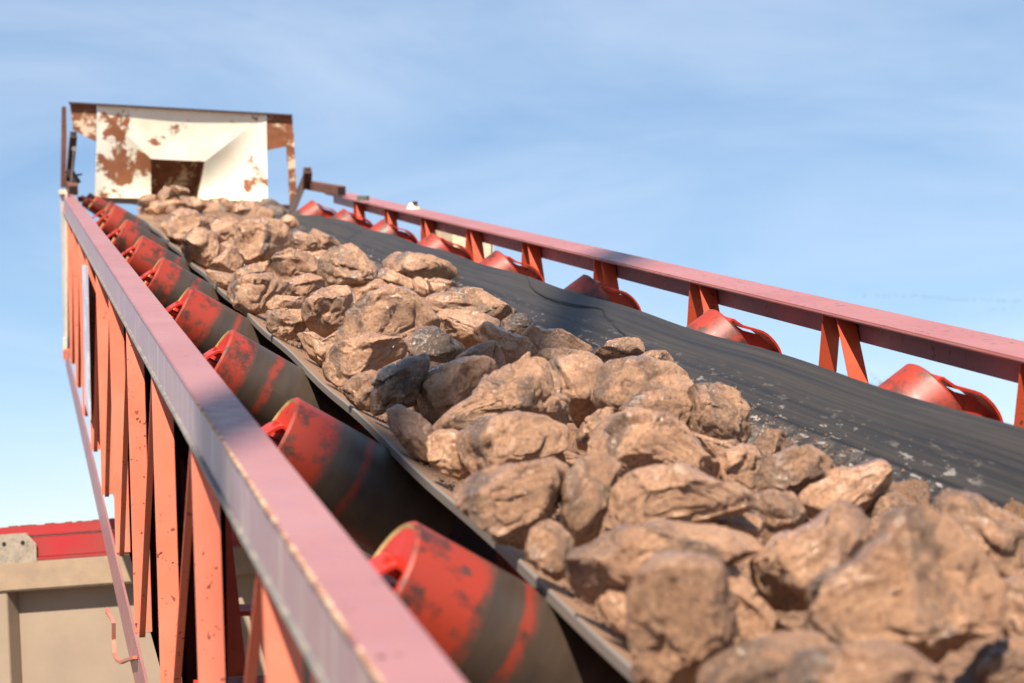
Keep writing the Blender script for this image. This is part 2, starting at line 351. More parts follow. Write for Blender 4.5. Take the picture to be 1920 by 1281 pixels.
# bottom chords
for v0, s in ((.289, 1), (2.05, -1)):
    b = MB()
    b.hexa([K(U0, v0, -1.53), K(U0, v0 + s * .007, -1.53), K(12.2, v0 + s * .007, -1.53), K(12.2, v0, -1.53)], [K(U0, v0, -1.39), K(U0, v0 + s * .007, -1.39), K(12.2, v0 + s * .007, -1.39), K(12.2, v0, -1.39)])
    if s < 0: b.hexa([K(U0, v0 + s * .0075, -1.399), K(U0, v0 + s * .06, -1.399), K(12.2, v0 + s * .06, -1.399), K(12.2, v0 + s * .0075, -1.399)], [K(U0, v0 + s * .0075, -1.392), K(U0, v0 + s * .06, -1.392), K(12.2, v0 + s * .06, -1.392), K(12.2, v0 + s * .0075, -1.392)])
    b.build('bottom_chord', PINK if s > 0 else RED, root, 0.0015)
def angle(name, p, q, vin, wd_u=0.05, wd_v=0.055, th=0.006, mat=RED):
    """angle-iron member from p to q (u,v,w); one leg faces back down the slope, the other lies in the truss plane"""
    b = MB(); p = np.array(p); q = np.array(q)
    def quad(P, du, dv): return K(P[0] + du, P[1] + dv, P[2])
    s = 1 if vin > 0 else -1
    for (u0, u1, va, vb) in ((0, th, 0, s * wd_v), (th + .0005, wd_u, 0, s * th)):
        b.hexa([quad(q, u0, va), quad(q, u0, vb), quad(q, u1, vb), quad(q, u1, va)], [quad(p, u0, va), quad(p, u0, vb), quad(p, u1, vb), quad(p, u1, va)])
    return b.build(name, mat, root, 0.0012)
for k in range(-2, 10):
    t = 2.36 + k * 1.0
    if t < 12: angle('post', (t, .292, -.5635), (t - .17, .292, -1.3895), 1, wd_u=.022, wd_v=.046)
    if t + 1 < 12.2: angle('brace', (t + .10, .300, -.5635), (t + .78, .300, -1.3895), 1, wd_u=.012, wd_v=.016)
for k in range(-1, 12):
    t = k + .52
    angle('post', (t, 2.043, -.488), (t + .12, 2.043, -1.39), -1, wd_u=.07, wd_v=.05, mat=REDR)
    if t > .9: angle('brace', (t - .09, 2.040, -.488), (t - .62, 2.040, -1.39), -1, wd_u=.06, wd_v=.05, mat=REDR)
# red cross frames inside the truss
for t in (3.45,):
    b = MB(); b.plate([K(t + .35, .34, -.60), K(t + .35, .385, -.60), K(t + .35, .435, -1.12), K(t + .35, .34, -1.12)], K(t + .36, 0, 0) - K(t + .35, 0, 0)); b.plate([K(t + .33, .33, -1.13), K(t + .33, .50, -1.13), K(t + .33, .50, -1.15), K(t + .33, .33, -1.15)], K(.05, 0, 0) - K(0, 0, 0))
    b.build('cross_frame', REDIN, root)
# return belt and tray under the load
b = MB(); b.hexa([K(U0, .70, -1.25), K(U0, 1.76, -1.25), K(12.3, 1.76, -1.25), K(12.3, .70, -1.25)], [K(U0, .70, -1.235), K(U0, 1.76, -1.235), K(12.3, 1.76, -1.235), K(12.3, .70, -1.235)])
b.build('return_belt', BELT, root)
b = MB(); b.hexa([K(U0, .76, -1.06), K(U0, 1.76, -1.06), K(12.0, 1.76, -1.06), K(12.0, .76, -1.06)], [K(U0, .76, -1.054), K(U0, 1.76, -1.054), K(12.0, 1.76, -1.054), K(12.0, .76, -1.054)])
b.build('dirt_tray', DARKST, root)
b = MB(); b.hexa([K(6.2, .70, -1.40), K(6.2, .706, -1.40), K(12.0, .706, -1.40), K(12.0, .70, -1.40)], [K(6.2, .70, -.90), K(6.2, .706, -.90), K(12.0, .706, -.90), K(12.0, .70, -.90)])
b.build('added_dark_sheet', DARKST, root)  # dark sheet added inside the frame so the truss gaps read as shaded
GAPSH = simple('gap_shade_black', (0.003, 0.001, 0.001), (0.006, 0.0015, 0.0015), 1.0, 5, 0.1); GAPSH.node_tree.nodes['Principled BSDF'].inputs['Specular IOR Level'].default_value = 0
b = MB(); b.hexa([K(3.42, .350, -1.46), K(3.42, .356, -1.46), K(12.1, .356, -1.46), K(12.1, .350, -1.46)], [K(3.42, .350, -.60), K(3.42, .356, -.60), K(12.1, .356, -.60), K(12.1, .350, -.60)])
b.build('gap_shade_sheet', GAPSH, root)  # added near-black sheet standing in for the shade between the left posts

# belt -------------------------------------------------------------
def dwl(u): return .0105 * (max(u, 0.5) - 2.67)
def prof(u):
    """belt top surface from the right lip to the left lip (v, w)"""
    d = dwl(u); t = min(max((u - 10.6) / 1.8, 0), 1)
    P = [(1.742, -.545), (1.70, -.568), (1.62, -.620), (1.53, -.684), (1.455, -.742), (1.36, -.757), (1.2, -.765), (1.05, -.772), (.95, -.77 + d * .6), (.88, -.742 + d), (.80, -.706 + d), (.742, -.674 + d)]
    Q = [(a, -.60) for a, _ in P]
    return [(a, c * (1 - t) + e * t * 1.0) for (a, c), (_, e) in zip(P, Q)]
us = list(np.arange(U0, 12.2, .1)) + [12.2, 12.3]
b = MB(); n = 12; rows = []
for u in us:
    pr = prof(u); row = []
    sag = .004 * math.sin((u - 2.67) / 1.2 * 2 * math.pi)
    for i, (v, w) in enumerate(pr):
        row.append((u, v, w + (sag if i in (0, 1, n - 1, n - 2) else 0)))
    rows.append(row)
# round the head pulley
for a in (15, 35, 60, 90, 130, 180):
    r = .29; rows.append([(12.3 + r * math.sin(rad(a)), v, w - r + r * math.cos(rad(a))) for (_, v, w) in rows[len(us) - 1]]); us.append(12.3 + r * rad(a))
vs = []; fs = []; uvs = []; slen = [0]
pp = prof(4)
for i in range(1, n): slen.append(slen[-1] + math.dist(pp[i], pp[i - 1]))
for r in rows: vs += [K(*p) for p in r]
for j in range(len(rows) - 1):
    for i in range(n - 1):
        a = j * n + i; fs.append((a, a + 1, a + n + 1, a + n)); uvs.append([(us[j], slen[i]), (us[j], slen[i + 1]), (us[j + 1], slen[i + 1]), (us[j + 1], slen[i])])
b.add(vs, fs, uvs, 0, True)
vs2 = []
for r in rows: vs2 += [K(p[0], p[1], p[2] - .021) for p in r]
b.add(vs2, [f[::-1] for f in fs], uvs, 0, True)
for i in (0, n - 1):
    e = []
    for j, r in enumerate(rows):
        s_ = 1 if i == 0 else -1; p = r[i]
        e += [K(p[0], p[1], p[2]), K(p[0], p[1] + .003 * s_, p[2] - .004), K(p[0], p[1] + .003 * s_, p[2] - .0205), K(p[0], p[1], p[2] - .021)]
    b.add(e, [(4 * j + k, 4 * j + k + 1, 4 * j + 5 + k, 4 * j + 4 + k) for j in range(len(rows) - 1) for k in range(3)], mi=1)
belt = b.build('belt', [BELT, LIP], root)
def on_belt(px, py, h=.0015):
    r = loc(ray(px, py)); best = None
    for it in range(1500):
        v = 1.30 + .45 * it / 1500; u = r[0] / r[1] * v; w = r[2] / r[1] * v; pr = prof(u)
        vv = [p[0] for p in pr][::-1]; ww = [p[1] for p in pr][::-1]; wb = np.interp(v, vv, ww)
        if best is None or abs(w - wb) < best[0]: best = (abs(w - wb), u, v, wb)
    return (best[1], best[2], best[3] + h)
def ribbon(name, px, wd, mat):
    b = MB(); P = [np.array(on_belt(*p)) for p in px]; vs = []
    for i, p in enumerate(P):
        d = P[min(i + 1, len(P) - 1)] - P[max(i - 1, 0)]; s_ = np.array([-d[1], d[0], 0]); s_ /= np.linalg.norm(s_) + 1e-9
        wi = wd * (0.35 + 0.65 * math.sin(math.pi * (i + .4) / len(P))); 
        for q in (p - s_ * wi, p + s_ * wi):
            vs.append(K(q[0], q[1], np.interp(q[1], [a[0] for a in prof(q[0])][::-1], [a[1] for a in prof(q[0])][::-1]) + .0045))
    b.add(vs, [(2 * i, 2 * i + 1, 2 * i + 3, 2 * i + 2) for i in range(len(P) - 1)]); return b.build(name, mat, root)
TEAR = simple('torn_rubber_black', (0.008, 0.007, 0.007), (0.012, 0.01, 0.01), 0.9)
ribbon('belt_tear', [(985, 519), (991, 527), (993, 537), (1004, 548), (1022, 558), (1045, 566), (1070, 573), (1096, 577), (1118, 579), (1130, 583), (1133, 594), (1142, 603), (1148, 604), (1149, 611), (1162, 622), (1176, 634), (1186, 641)], .0032, TEAR)
ribbon('splice_seam', [(686, 428), (672, 434), (660, 443), (650, 451), (641, 458)], .005, TEAR)
# grit along the left side of the load
b = MB(); rng = random.Random(11); ico = [(0, 0, 1), (.9, 0, -.3), (-.5, .8, -.3), (-.5, -.8, -.3)]
for i in range(9000):
    u = rng.uniform(1.4, 11.8) if i % 3 else rng.uniform(1.4, 5); v = .775 + abs(rng.gauss(0, .085)); 
    if v > 1.35: continue
    pr = prof(u); wb = np.interp(v, [a[0] for a in pr][::-1], [a[1] for a in pr][::-1]); s_ = rng.uniform(.0008, .0035) * (1 + (v - .77) * 9); a = rng.uniform(0, 6.28)
    b.add([K(u + s_ * (x * math.cos(a) - y * math.sin(a)), v + s_ * (x * math.sin(a) + y * math.cos(a)), wb + s_ * (z * .8 + .4)) for x, y, z in ico], [(0, 1, 2), (0, 2, 3), (0, 3, 1), (1, 3, 2)])
for i in range(5200):
    u = rng.uniform(1.2, 11.9) if i % 2 else rng.uniform(1.2, 5.5); v = rng.uniform(.84, 1.60) if i % 3 else rng.gauss(1.53, .03)
    pr = prof(u); wb = np.interp(v, [a[0] for a in pr][::-1], [a[1] for a in pr][::-1]); inner = .88 < v < 1.45; s_ = rng.uniform(.002, .011) if inner else rng.uniform(.0012, .006); a = rng.uniform(0, 6.28)
    wb += rng.uniform(.01, .07) if inner else 0
    b.add([K(u + s_ * (x * math.cos(a) - y * math.sin(a)), v + s_ * (x * math.sin(a) + y * math.cos(a)), wb + s_ * (z * .8 + .4)) for x, y, z in ico], [(0, 1, 2), (0, 2, 3), (0, 3, 1), (1, 3, 2)])
tag(b.build('grit', GRIT), 'brown grit and crumbs lying along the left lip of the belt', 'grit', kind='stuff').matrix_world = root.matrix_world

# idlers -----------------------------------------------------------
def roller(parent, outer_top, ang, s, length=.40, r=.105):
    """outer_top = (u, v, w) of the roller's top outer corner; s=+1 for left roller (axis runs inwards to +v)"""
    u, v, w = outer_top; ca, sa = math.cos(ang), math.sin(ang)
    cv, cw = v - s * sa * r * 1.0, w - ca * r      # axis is one radius below the surface
    cv = v - s * sa * r; 
    A = np.array([u, cv, cw]); D = np.array([0, s * ca, -sa])
    b = MB(); e = .006
    b.cyl(KV(A + D * e), KV(A + D * (length)), r, n=40, cap=False)
    b.cyl(KV(A), KV(A + D * e), r - .006, r, n=40, cap=False)
    b.cyl(KV(A + D * .0), KV(A + D * .004), r - .006, r - .012, n=40, cap=False, mi=1)
    b.cyl(KV(A + D * .0041), KV(A + D * .02), r - .012, .012, n=40, cap=False, mi=2)
    b.cyl(KV(A - D * .03), KV(A + D * .06), .010, n=12, mi=0)
    b.cyl(KV(A + D * length), KV(A + D * (length + .004)), r, .01, n=40, cap=False)
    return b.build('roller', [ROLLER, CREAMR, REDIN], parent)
TL, TR = rad(31), rad(35)
for k in range(-1, 9):
    ul = 2.67 + 1.2 * k; ur = 3.661 + 1.2 * (k - 1)
    if k == 8: ul = 11.55
    idl = MB()
    um = (ul + ur) / 2
    idl.hexa([K(ul - .03, .40, -1.005), K(ul + .03, .40, -1.005), K(ur + .03, 1.97, -1.005), K(ur - .03, 1.97, -1.005)], [K(ul - .03, .40, -.995), K(ul + .03, .40, -.995), K(ur + .03, 1.97, -.995), K(ur - .03, 1.97, -.995)])
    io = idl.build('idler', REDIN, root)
    roller(io, (ul, .549, -.574 + dwl(ul)), TL, 1)
    roller(io, (ur, 1.824, -.499), TR, -1)
    b = MB(); b.cyl(K(um, .97, -.89), K(um, 1.40, -.89), .098, n=32); b.build('roller', ROLLER, io)
    d = dwl(ul)
    b = MB(); b.curve([K(ul - .04, v_, w_ + d) for v_, w_ in ((.556, -.705), (.538, -.66), (.525, -.633), (.508, -.628), (.474, -.648), (.43, -.685), (.405, -.74), (.40, -.99))], K(.08, 0, 0) - K(0, 0, 0), .006)
    b.bar(K(ul - .005, .545, -.66 + d), K(ul - .005, .50, -.63 + d), (0, 1, 0), .02, .022)
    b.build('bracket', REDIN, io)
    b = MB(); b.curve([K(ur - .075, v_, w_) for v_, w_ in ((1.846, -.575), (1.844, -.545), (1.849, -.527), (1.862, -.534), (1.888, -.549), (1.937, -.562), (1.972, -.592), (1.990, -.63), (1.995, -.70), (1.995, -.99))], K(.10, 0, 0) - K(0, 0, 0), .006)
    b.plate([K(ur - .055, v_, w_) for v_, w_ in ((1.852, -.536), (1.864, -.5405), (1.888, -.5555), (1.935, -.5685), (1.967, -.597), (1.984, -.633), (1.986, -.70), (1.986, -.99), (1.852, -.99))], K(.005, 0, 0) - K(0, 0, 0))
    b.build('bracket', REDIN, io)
# last steep transition rollers by the head
for j, (u_, v_, w_) in enumerate(((12.15, .50, -.47), (12.5, .47, -.465))):
    io = MB(); io.bar(K(u_, .38, -.62), K(u_, .62, -.70), (0, 1, 0), .03, .01); io = io.build('idler', REDIN, root)
    roller(io, (u_, v_, w_), rad(36), 1, .3, .05)
b = MB(); b.cyl(K(12.3, .72, -.905), K(12.3, 1.76, -.905), .285, n=48); b.build('head_pulley', DARKST, root)

# head-end tubes, guard plates and fittings
def tube(name, p, q, a, s, mat=RUSTY, open_at='p'):
    b = MB(); b.bar(p, q, a, s, s, 0, caps=True)
    p, q = np.array(p), np.array(q); d = (q - p) / np.linalg.norm(q - p)
    b.bar(p - d * .0015, p - d * .0005, a, s * .74, s * .74, 1)  # black square over the closed end, painted as the shaded inside
    return b.build(name, [mat, BLACK], root)
ax = (1, 0, 0)
tube('square_tube', KV(atu(137, 357, 12.25)), KV(atu(132, 340, 13.0) + np.array([.25, 0, 0])), ax, .062)
tube('square_tube', KV(atu(138, 252, 12.2)), KV(atu(129, 345, 12.75)), ax, .042, DARKST)
tube('square_tube', KV(atu(640, 358, 11.9)), KV(atu(572, 346, 13.2)), ax, .058)
tube('square_tube', KV(atu(577, 319, 12.8)), KV(atu(575, 350, 12.9)), ax, .055)
b = MB(); b.bar(KV(atu(572, 335, 13.0)), KV(atu(545, 402, 12.9)), ax, .05, .05); b.build('knee_brace', DARKST, root)
b = MB(); b.bar(KV(atu(133, 330, 12.5)), KV(atu(154, 327, 12.5)), (0, 0, 1), .012, .012); b.build('lever_handle', DARKST, root)
b = MB(); b.bar(KV(atu(128, 318, 12.5)), KV(atu(146, 345, 12.5)), (0, 1, 0), .03, .05); b.build('lever_arm', DARKST, root)
b = MB(); b.cyl(KV(atu(139, 279, 12.12)), KV(atu(139, 279, 12.15)), .016, n=10); b.build('nut', ZINC, root)
b = MB(); b.bar(KV(atu(138, 284, 12.12)), KV(atu(133, 345, 12.12)), ax, .006, .006); b.build('pull_rod', ZINC, root)
b = MB(); p = [atu(112, 359, 11.9), atu(122, 359, 11.9), atu(124, 636, 11.9), atu(119, 636, 11.9)]; b.plate([KV(q) for q in p], K(.02, 0, 0) - K(0, 0, 0))
b.plate([KV(atu(x, y, 11.88)) for x, y in ((110, 356), (125, 357), (126, 364), (111, 364))], K(.03, 0, 0) - K(0, 0, 0), 1)
b.plate([KV(atu(x, y, 11.88)) for x, y in ((122.5, 365), (125.5, 365), (127, 632), (124.3, 632))], K(.02, 0, 0) - K(0, 0, 0), 1)
b.plate([KV(atu(x, y, 11.86)) for x, y in ((118, 634), (125, 634), (125, 656), (119, 656))], K(.03, 0, 0) - K(0, 0, 0), 1)
b.build('end_guard_plate', [GREYP, CREAM], root)
b = MB(); b.plate([KV(atu(x, y, 11.95)) for x, y in ((127, 366), (133, 368), (134, 655), (127, 655))], K(.05, 0, 0) - K(0, 0, 0)); b.build('dark_gap_strip', BLACK, root)  # black strip standing in for the dark gap beside the guard plate
b = MB(); b.plate([KV(atu(x, y, 11.8)) for x, y in ((118, 657), (133, 655), (133, 672), (119, 676))], K(.04, 0, 0) - K(0, 0, 0)); b.plate([KV(atu(x, y, 11.8)) for x, y in ((118, 388), (124, 386), (124, 405), (119, 405))], K(.04, 0, 0) - K(0, 0, 0)); b.build('lug', RED, root)
def sign_mat():
    m = Mat('faded_lilac_notice', 0.35); a = m.noise(3, 5, 0.6, sc3=(1, 1, 2)); c = m.mix(m.ramp(a, [(0.45, 0.0), (0.6, 1.0)]), (0.46, 0.42, 0.50), (0.66, 0.70, 0.76))
    m.col(c); return m.m
b = MB(); b.hexa([K(8.02, .280, -1.235), K(8.02, .288, -1.235), K(8.50, .288, -1.235), K(8.50, .280, -1.235)], [K(8.02, .280, -.60), K(8.02, .288, -.60), K(8.50, .288, -.63), K(8.50, .280, -.63)])
b.build('notice_plate', sign_mat(), root)
# bent hook on the bottom chord
pts = [(258, 1236), (243, 1240), (232, 1245), (224, 1240), (219, 1228), (217, 1200), (217, 1172), (214, 1163), (205, 1150), (204, 1144)]
b = MB(); b.strip([KV(atv(x, y, .288)) for x, y in pts], (-.013, 0, 0), .009); b.build('bent_hook', paint('rusty_red_hook', (.42, .10, .06), (.3, .07, .04), .75, fade=(.45, .2, .15)), root, 0.0015)
# drive unit and bolts outside the right rail
b = MB(); P0 = atu(733, 432, 10.2); b.hexa([K(9.7, 2.2, -.90), K(9.7, 2.42, -.90), K(10.3, 2.42, -.90), K(10.3, 2.2, -.90)], [K(9.7, 2.2, -.56), K(9.7, 2.42, -.56), K(10.3, 2.42, -.56), K(10.3, 2.2, -.56)])
b.build('drive_housing', CREAM, root, .02)
b = MB(); b.cyl(KV(atu(775, 392, 9.3)), KV(atu(775, 381, 9.3)), .035, .02, n=14, mi=1); b.cyl(KV(atu(778, 383, 9.28)), KV(atu(778, 378, 9.28)), .012, n=10, mi=0); b.build('lifting_eye', [DARKST, CREAM], root)
b = MB(); b.cyl(KV(atu(681, 376, 11.0)), KV(atu(681, 367, 11.0)), .035, n=8); b.build('bolt', OLIVE, root)
# supporting legs beneath the frame
for uu in (-.3, 1.1):
    for v0 in (.33, 2.0):
        top = W(uu, v0, -1.53); b = MB(); m_inv = root.matrix_world.inverted()
        b.box((top[0] - .06, top[1] - .06, 0), (top[0] + .06, top[1] + .06, top[2] - .01))
        b.box((top[0] - .15, top[1] - .15, 0.001), (top[0] + .15, top[1] + .15, .02))
        o = b.build('support_leg', RED); o.parent = root; o.matrix_parent_inverse = m_inv

# ------------------------------------------------------------------ hood over the head end
UH = 12.95
ho = empty('discharge_hood', 'rusty white crusted discharge hood with square opening at the head of the conveyor', 'hood')
hb = W(UH, 1.1, -.6); ho.location = hb
HI = Matrix.Translation(-Vector(hb))
def H(px, py, u): p = atu(px, py, u); return W(p[0], p[1], p[2]) - hb
OUT = [H(183, 197, UH), H(499, 213, UH), H(502, 377, UH), H(178, 370, UH)]
INN = [H(283, 298, UH + .035), H(384, 303, UH + .035), H(366, 395, UH + .14), H(283, 390, UH + .14)]
back = EU * .35
b = MB()
def grid(b, A, B, Cc, D, nu, nv, mi=0, bow=0.0, nrm=None):
    vs = []; 
    for j in range(nv + 1):
        for i in range(nu + 1):
            s_, t_ = i / nu, j / nv; p = (A * (1 - s_) + B * s_) * (1 - t_) + (D * (1 - s_) + Cc * s_) * t_
            if nrm is not None: p = p + nrm * bow * math.sin(math.pi * s_) * math.sin(math.pi * t_)
            vs.append(p)
    b.add(vs, [(j * (nu + 1) + i, j * (nu + 1) + i + 1, (j + 1) * (nu + 1) + i + 1, (j + 1) * (nu + 1) + i) for j in range(nv) for i in range(nu)], mi=mi, smooth=True)
names = ('hood_plate_top', 'hood_plate_right', 'hood_plate_bottom', 'hood_plate_left')
for i in range(4):
    b = MB(); j = (i + 1) % 4
    grid(b, OUT[i], OUT[j], INN[j], INN[i], 8, 8, 0, .02 if i in (1, 3) else .01, EU)
    grid(b, OUT[i] + EU * .012, OUT[j] + EU * .012, INN[j] + EU * .012, INN[i] + EU * .012, 8, 8, 0, .02 if i in (1, 3) else .01, EU)
    b.build(('funnel_plate'), HOODL if i == 3 else HOOD, ho)
b = MB()
for i in range(4):
    j = (i + 1) % 4; b.add([INN[i], INN[j], INN[j] + back, INN[i] + back], [(0, 1, 2, 3)])
b.add([p + back for p in INN], [(0, 1, 2, 3)]); b.build('opening_box', wing_mat(), ho)
th = EU * .012
def hpl(name, pts, u, mat, t=None):
    b = MB(); b.plate([H(x, y, u) for x, y in pts], EU * (t or .012)); return b.build(name, mat, ho)
hpl('side_wing', [(131, 195), (182, 198), (180, 266), (160, 256), (137, 243)], UH + .005, WING)
hpl('side_wing', [(500, 214), (548, 217), (551, 276), (536, 275), (501, 282)], UH + .005, WING)
hpl('side_post', [(537, 250), (551, 250), (557, 385), (545, 385)], UH - .02, WING, .05)
hpl('side_post', [(116, 200), (124, 200), (125, 262), (123, 352), (114, 352)], UH - .10, RUSTY, .05)
hpl('top_lip', [(129, 191), (548, 214.5), (548, 218), (129, 195)], UH - .02, DARKST, .05)
hpl('bottom_beam', [(146, 369), (546, 385), (546, 394), (146, 379)], UH - .05, DARKST, .06)

# ------------------------------------------------------------------ tipper truck standing beyond the conveyor
TAN = simple('dusty_beige_paint', (0.235, 0.175, 0.125), (0.28, 0.21, 0.15), 0.7, 3, 0.15)
TANL = simple('dusty_beige_beam', (0.30, 0.21, 0.135), (0.24, 0.17, 0.115), 0.7, 12, 0.3)
TRED = simple('dusty_bright_red_paint', (0.32, 0.014, 0.016), (0.24, 0.035, 0.028), 0.45, 5, 0.1)
RUB = simple('tyre_rubber', (0.02, 0.02, 0.02), (0.035, 0.03, 0.028), 0.85)
tr = empty('tipper_truck', 'beige tipper truck body with red top edge parked beyond the conveyor', 'truck')
TZ = 8.6
tp = CAM + ray(100, 981) * TZ
tr.location = (tp[0], tp[1], 0.0); TH = float(tp[2])
tr.rotation_euler = (0, rad(-1.3), rad(-3.5))
def tbox(name, a, b_, mat, bevel=0.004):
    b = MB(); b.box((a[0], a[1], TH + a[2]), (b_[0], b_[1], TH + b_[2])); return b.build(name, mat, tr, bevel)
# x to the right, y away, z relative to the top edge
XL, XR = -2.6, 3.4
b = MB()
b.box((XL, .02, TH - .045), (XR, .10, TH - .003)); b.box((XL, .005, TH - .052), (XR, .012 + .01, TH - .036)); b.box((XL, .012, TH - .148), (XR, .10, TH - .053)); b.box((XL, 0, TH - .163), (XR, .03, TH - .1485))
b.build('red_top_edge', TRED, tr, .003)
b = MB(); r_ = random.Random(5); x = -.14
while x < 1.2:
    b.box((x, .022, TH - .0025), (x + r_.uniform(.01, .05), .06, TH + r_.uniform(-.002, .002))); x += r_.uniform(.02, .06)
tag(b.build('dust_crust', GRIT, tr), kind='stuff')
tbox('top_beam', (XL, -.012, -.29), (XR, .10, -.165), TANL, .006)
# diamond shaped patch plate with two holes
def patch():
    b = MB(); x0 = -.228; pts = [(x0 + .02, -.035), (x0 + .175, -.035), (x0 + .22, -.085), (x0 + .22, -.165), (x0, -.165), (x0, -.12)]
    b.plate([(x, -.006, TH + z) for x, z in pts], (0, .004, 0))
    for hx in (x0 + .075, x0 + .16): b.cyl((hx, -.0085, TH - .078), (hx, -.0065, TH - .078), .0095, n=16, mi=1)
    for i in range(60):
        px, pz = x0 + r_.uniform(.02, .21), -r_.uniform(.045, .16); b.bar((px, -.0068, TH + pz), (px + .008, -.0068, TH + pz + .008 * r_.choice((-1, 1))), (0, 1, 0), .0012, .0025)
    return b
patch().build('patch_plate', [simple('dusty_chequer_plate', (0.22, 0.18, 0.14), (0.32, 0.26, 0.20), 0.5, 25, 0.4), BLACK], tr)
for rx in (-2.05, -1.12, -.205, .72, 1.63, 2.55):
    b = MB(); z0, z1 = TH - 1.45, TH - .292
    w_, ch, dp = .105, .075, .075
    b.hexa([(rx - w_/2 - ch, dp, z0), (rx - w_/2, 0, z0), (rx + w_/2, 0, z0), (rx + w_/2 + ch * .35, dp, z0)], [(rx - w_/2 - ch, dp, z1), (rx - w_/2, 0, z1), (rx + w_/2, 0, z1), (rx + w_/2 + ch * .35, dp, z1)])
    b.build('side_rib', TAN, tr, .003)
b = MB(); b.hexa([(XL, .08, TH - .35), (XR, .08, TH - .35), (XR, .095, TH - .35), (XL, .095, TH - .35)], [(XL, .01, TH - .292), (XR, .01, TH - .292), (XR, .095, TH - .292), (XL, .095, TH - .292)])
tbox('side_panel', (XL, .078, -1.45), (XR, .098, -.292), TAN, 0)
tbox('side_panel', (XL, 2.3, -1.45), (XR, 2.4, -.01), TAN, 0)
tbox('end_panel', (XL, .101, -1.45), (XL + .06, 2.29, -.02), TAN, 0)
tbox('end_panel', (XR - .06, .101, -1.45), (XR, 2.29, -.02), TAN, 0)
tbox('floor_panel', (XL + .07, .101, -1.45), (XR - .07, 2.29, -1.40), TAN, 0)
tbox('chassis', (XL + .2, .75, -2.1), (XR + 2.4, 1.65, -1.47), RUB, .01)
tbox('cab', (XR + .35, .05, -2.2), (XR + 2.5, 2.35, -.15), TRED, .08)
for wx in (XL + .9, XL + 2.2, XR + 1.4):
    for wy in (.12, 2.0):
        b = MB(); b.cyl((wx, wy, .52), (wx, wy + .3, .52), .52, n=32); b.cyl((wx, wy - .005, .52), (wx, wy + .001, .52), .28, n=24, mi=1); b.build('wheel', [RUB, TANL], tr)

# ------------------------------------------------------------------ unseen mast added behind the camera to cast the belt's shadow band
def hit(u0, v0, w0, back): return W(u0, v0, w0) + to_sun * back
pm = hit(3.0, .29, -.47, 15)
ma = empty('shadow_mast', 'tall grey steel mast, unseen, added to cast the shadow band across the belt', 'mast'); ma.location = (pm[0], pm[1], 0)
b = MB(); b.cyl((0, 0, 0.02), (0, 0, 24), .14, .11, n=20); b.build('pole', GREYP, ma)
b = MB(); b.box((-.3, -.3, .001), (.3, .3, .02)); b.build('base_plate', GREYP, ma)
b = MB(); b.box((-.6, -.05, 24.001), (.6, .05, 24.1)); b.build('cross_arm', GREYP, ma)

# ------------------------------------------------------------------ far trees
LEAF = simple('far_foliage', (0.05, 0.075, 0.03), (0.09, 0.11, 0.05), 0.8, 2, 0)
BARK = simple('bark', (0.09, 0.065, 0.045), (0.06, 0.045, 0.03), 0.9)
def tree(x, y, h, seed, label):
    r = random.Random(seed); t = empty('tree', label, 'tree', 'far trees beyond the conveyor'); t.location = (x, y, 0)
    b = MB(); b.cyl((0, 0, 0), (0, 0, h * .55), h * .025, h * .015, n=8)
    for i in range(5):
        a = r.uniform(0, 6.28); z = h * r.uniform(.3, .5); b.cyl((0, 0, z), (math.cos(a) * h * .2, math.sin(a) * h * .2, z + h * .22), h * .012, h * .004, n=6)
    b.build('trunk', BARK, t)
    b = MB(); cl = [(r.gauss(0, .15) * h, r.gauss(0, .15) * h, h * r.uniform(.42, .86), h * r.uniform(.09, .17)) for _ in range(11)] + [(0, 0, h * .88, h * .11)]
    for i in range(2600):
        c = r.choice(cl); d = np.array([r.gauss(0, 1), r.gauss(0, 1), r.gauss(0, 1)]); d /= np.linalg.norm(d); q = np.array(c[:3]) + d * c[3] * r.uniform(.55, 1.05)
        a1 = np.array([r.gauss(0, 1) for _ in range(3)]); a1 /= np.linalg.norm(a1); a2 = np.cross(a1, d) + .01; s_ = h * .013
        b.add([q, q + a1 * s_, q + a1 * s_ * .6 + a2 * s_], [(0, 1, 2)])
    b.build('crown', LEAF, t)
def tree_at(px, py, dist, seed, label):
    P = CAM + ray(px, py) * dist; tree(P[0], P[1], P[2], seed, label)
tree_at(1632, 708, 95, 1, 'distant tree whose tip just shows above the right belt edge between two struts')
tree_at(1907, 803, 80, 2, 'distant bushy tree showing above the belt at the right border of the picture')
tree_at(1870, 812, 84, 3, 'distant tree left of the bushy one, hidden by the belt but for leaf tips')
tree_at(1700, 745, 110, 4, 'distant tree almost fully hidden behind the right belt wing')
tree_at(1580, 702, 120, 5, 'low distant tree hidden behind the belt, left of the tip that shows')

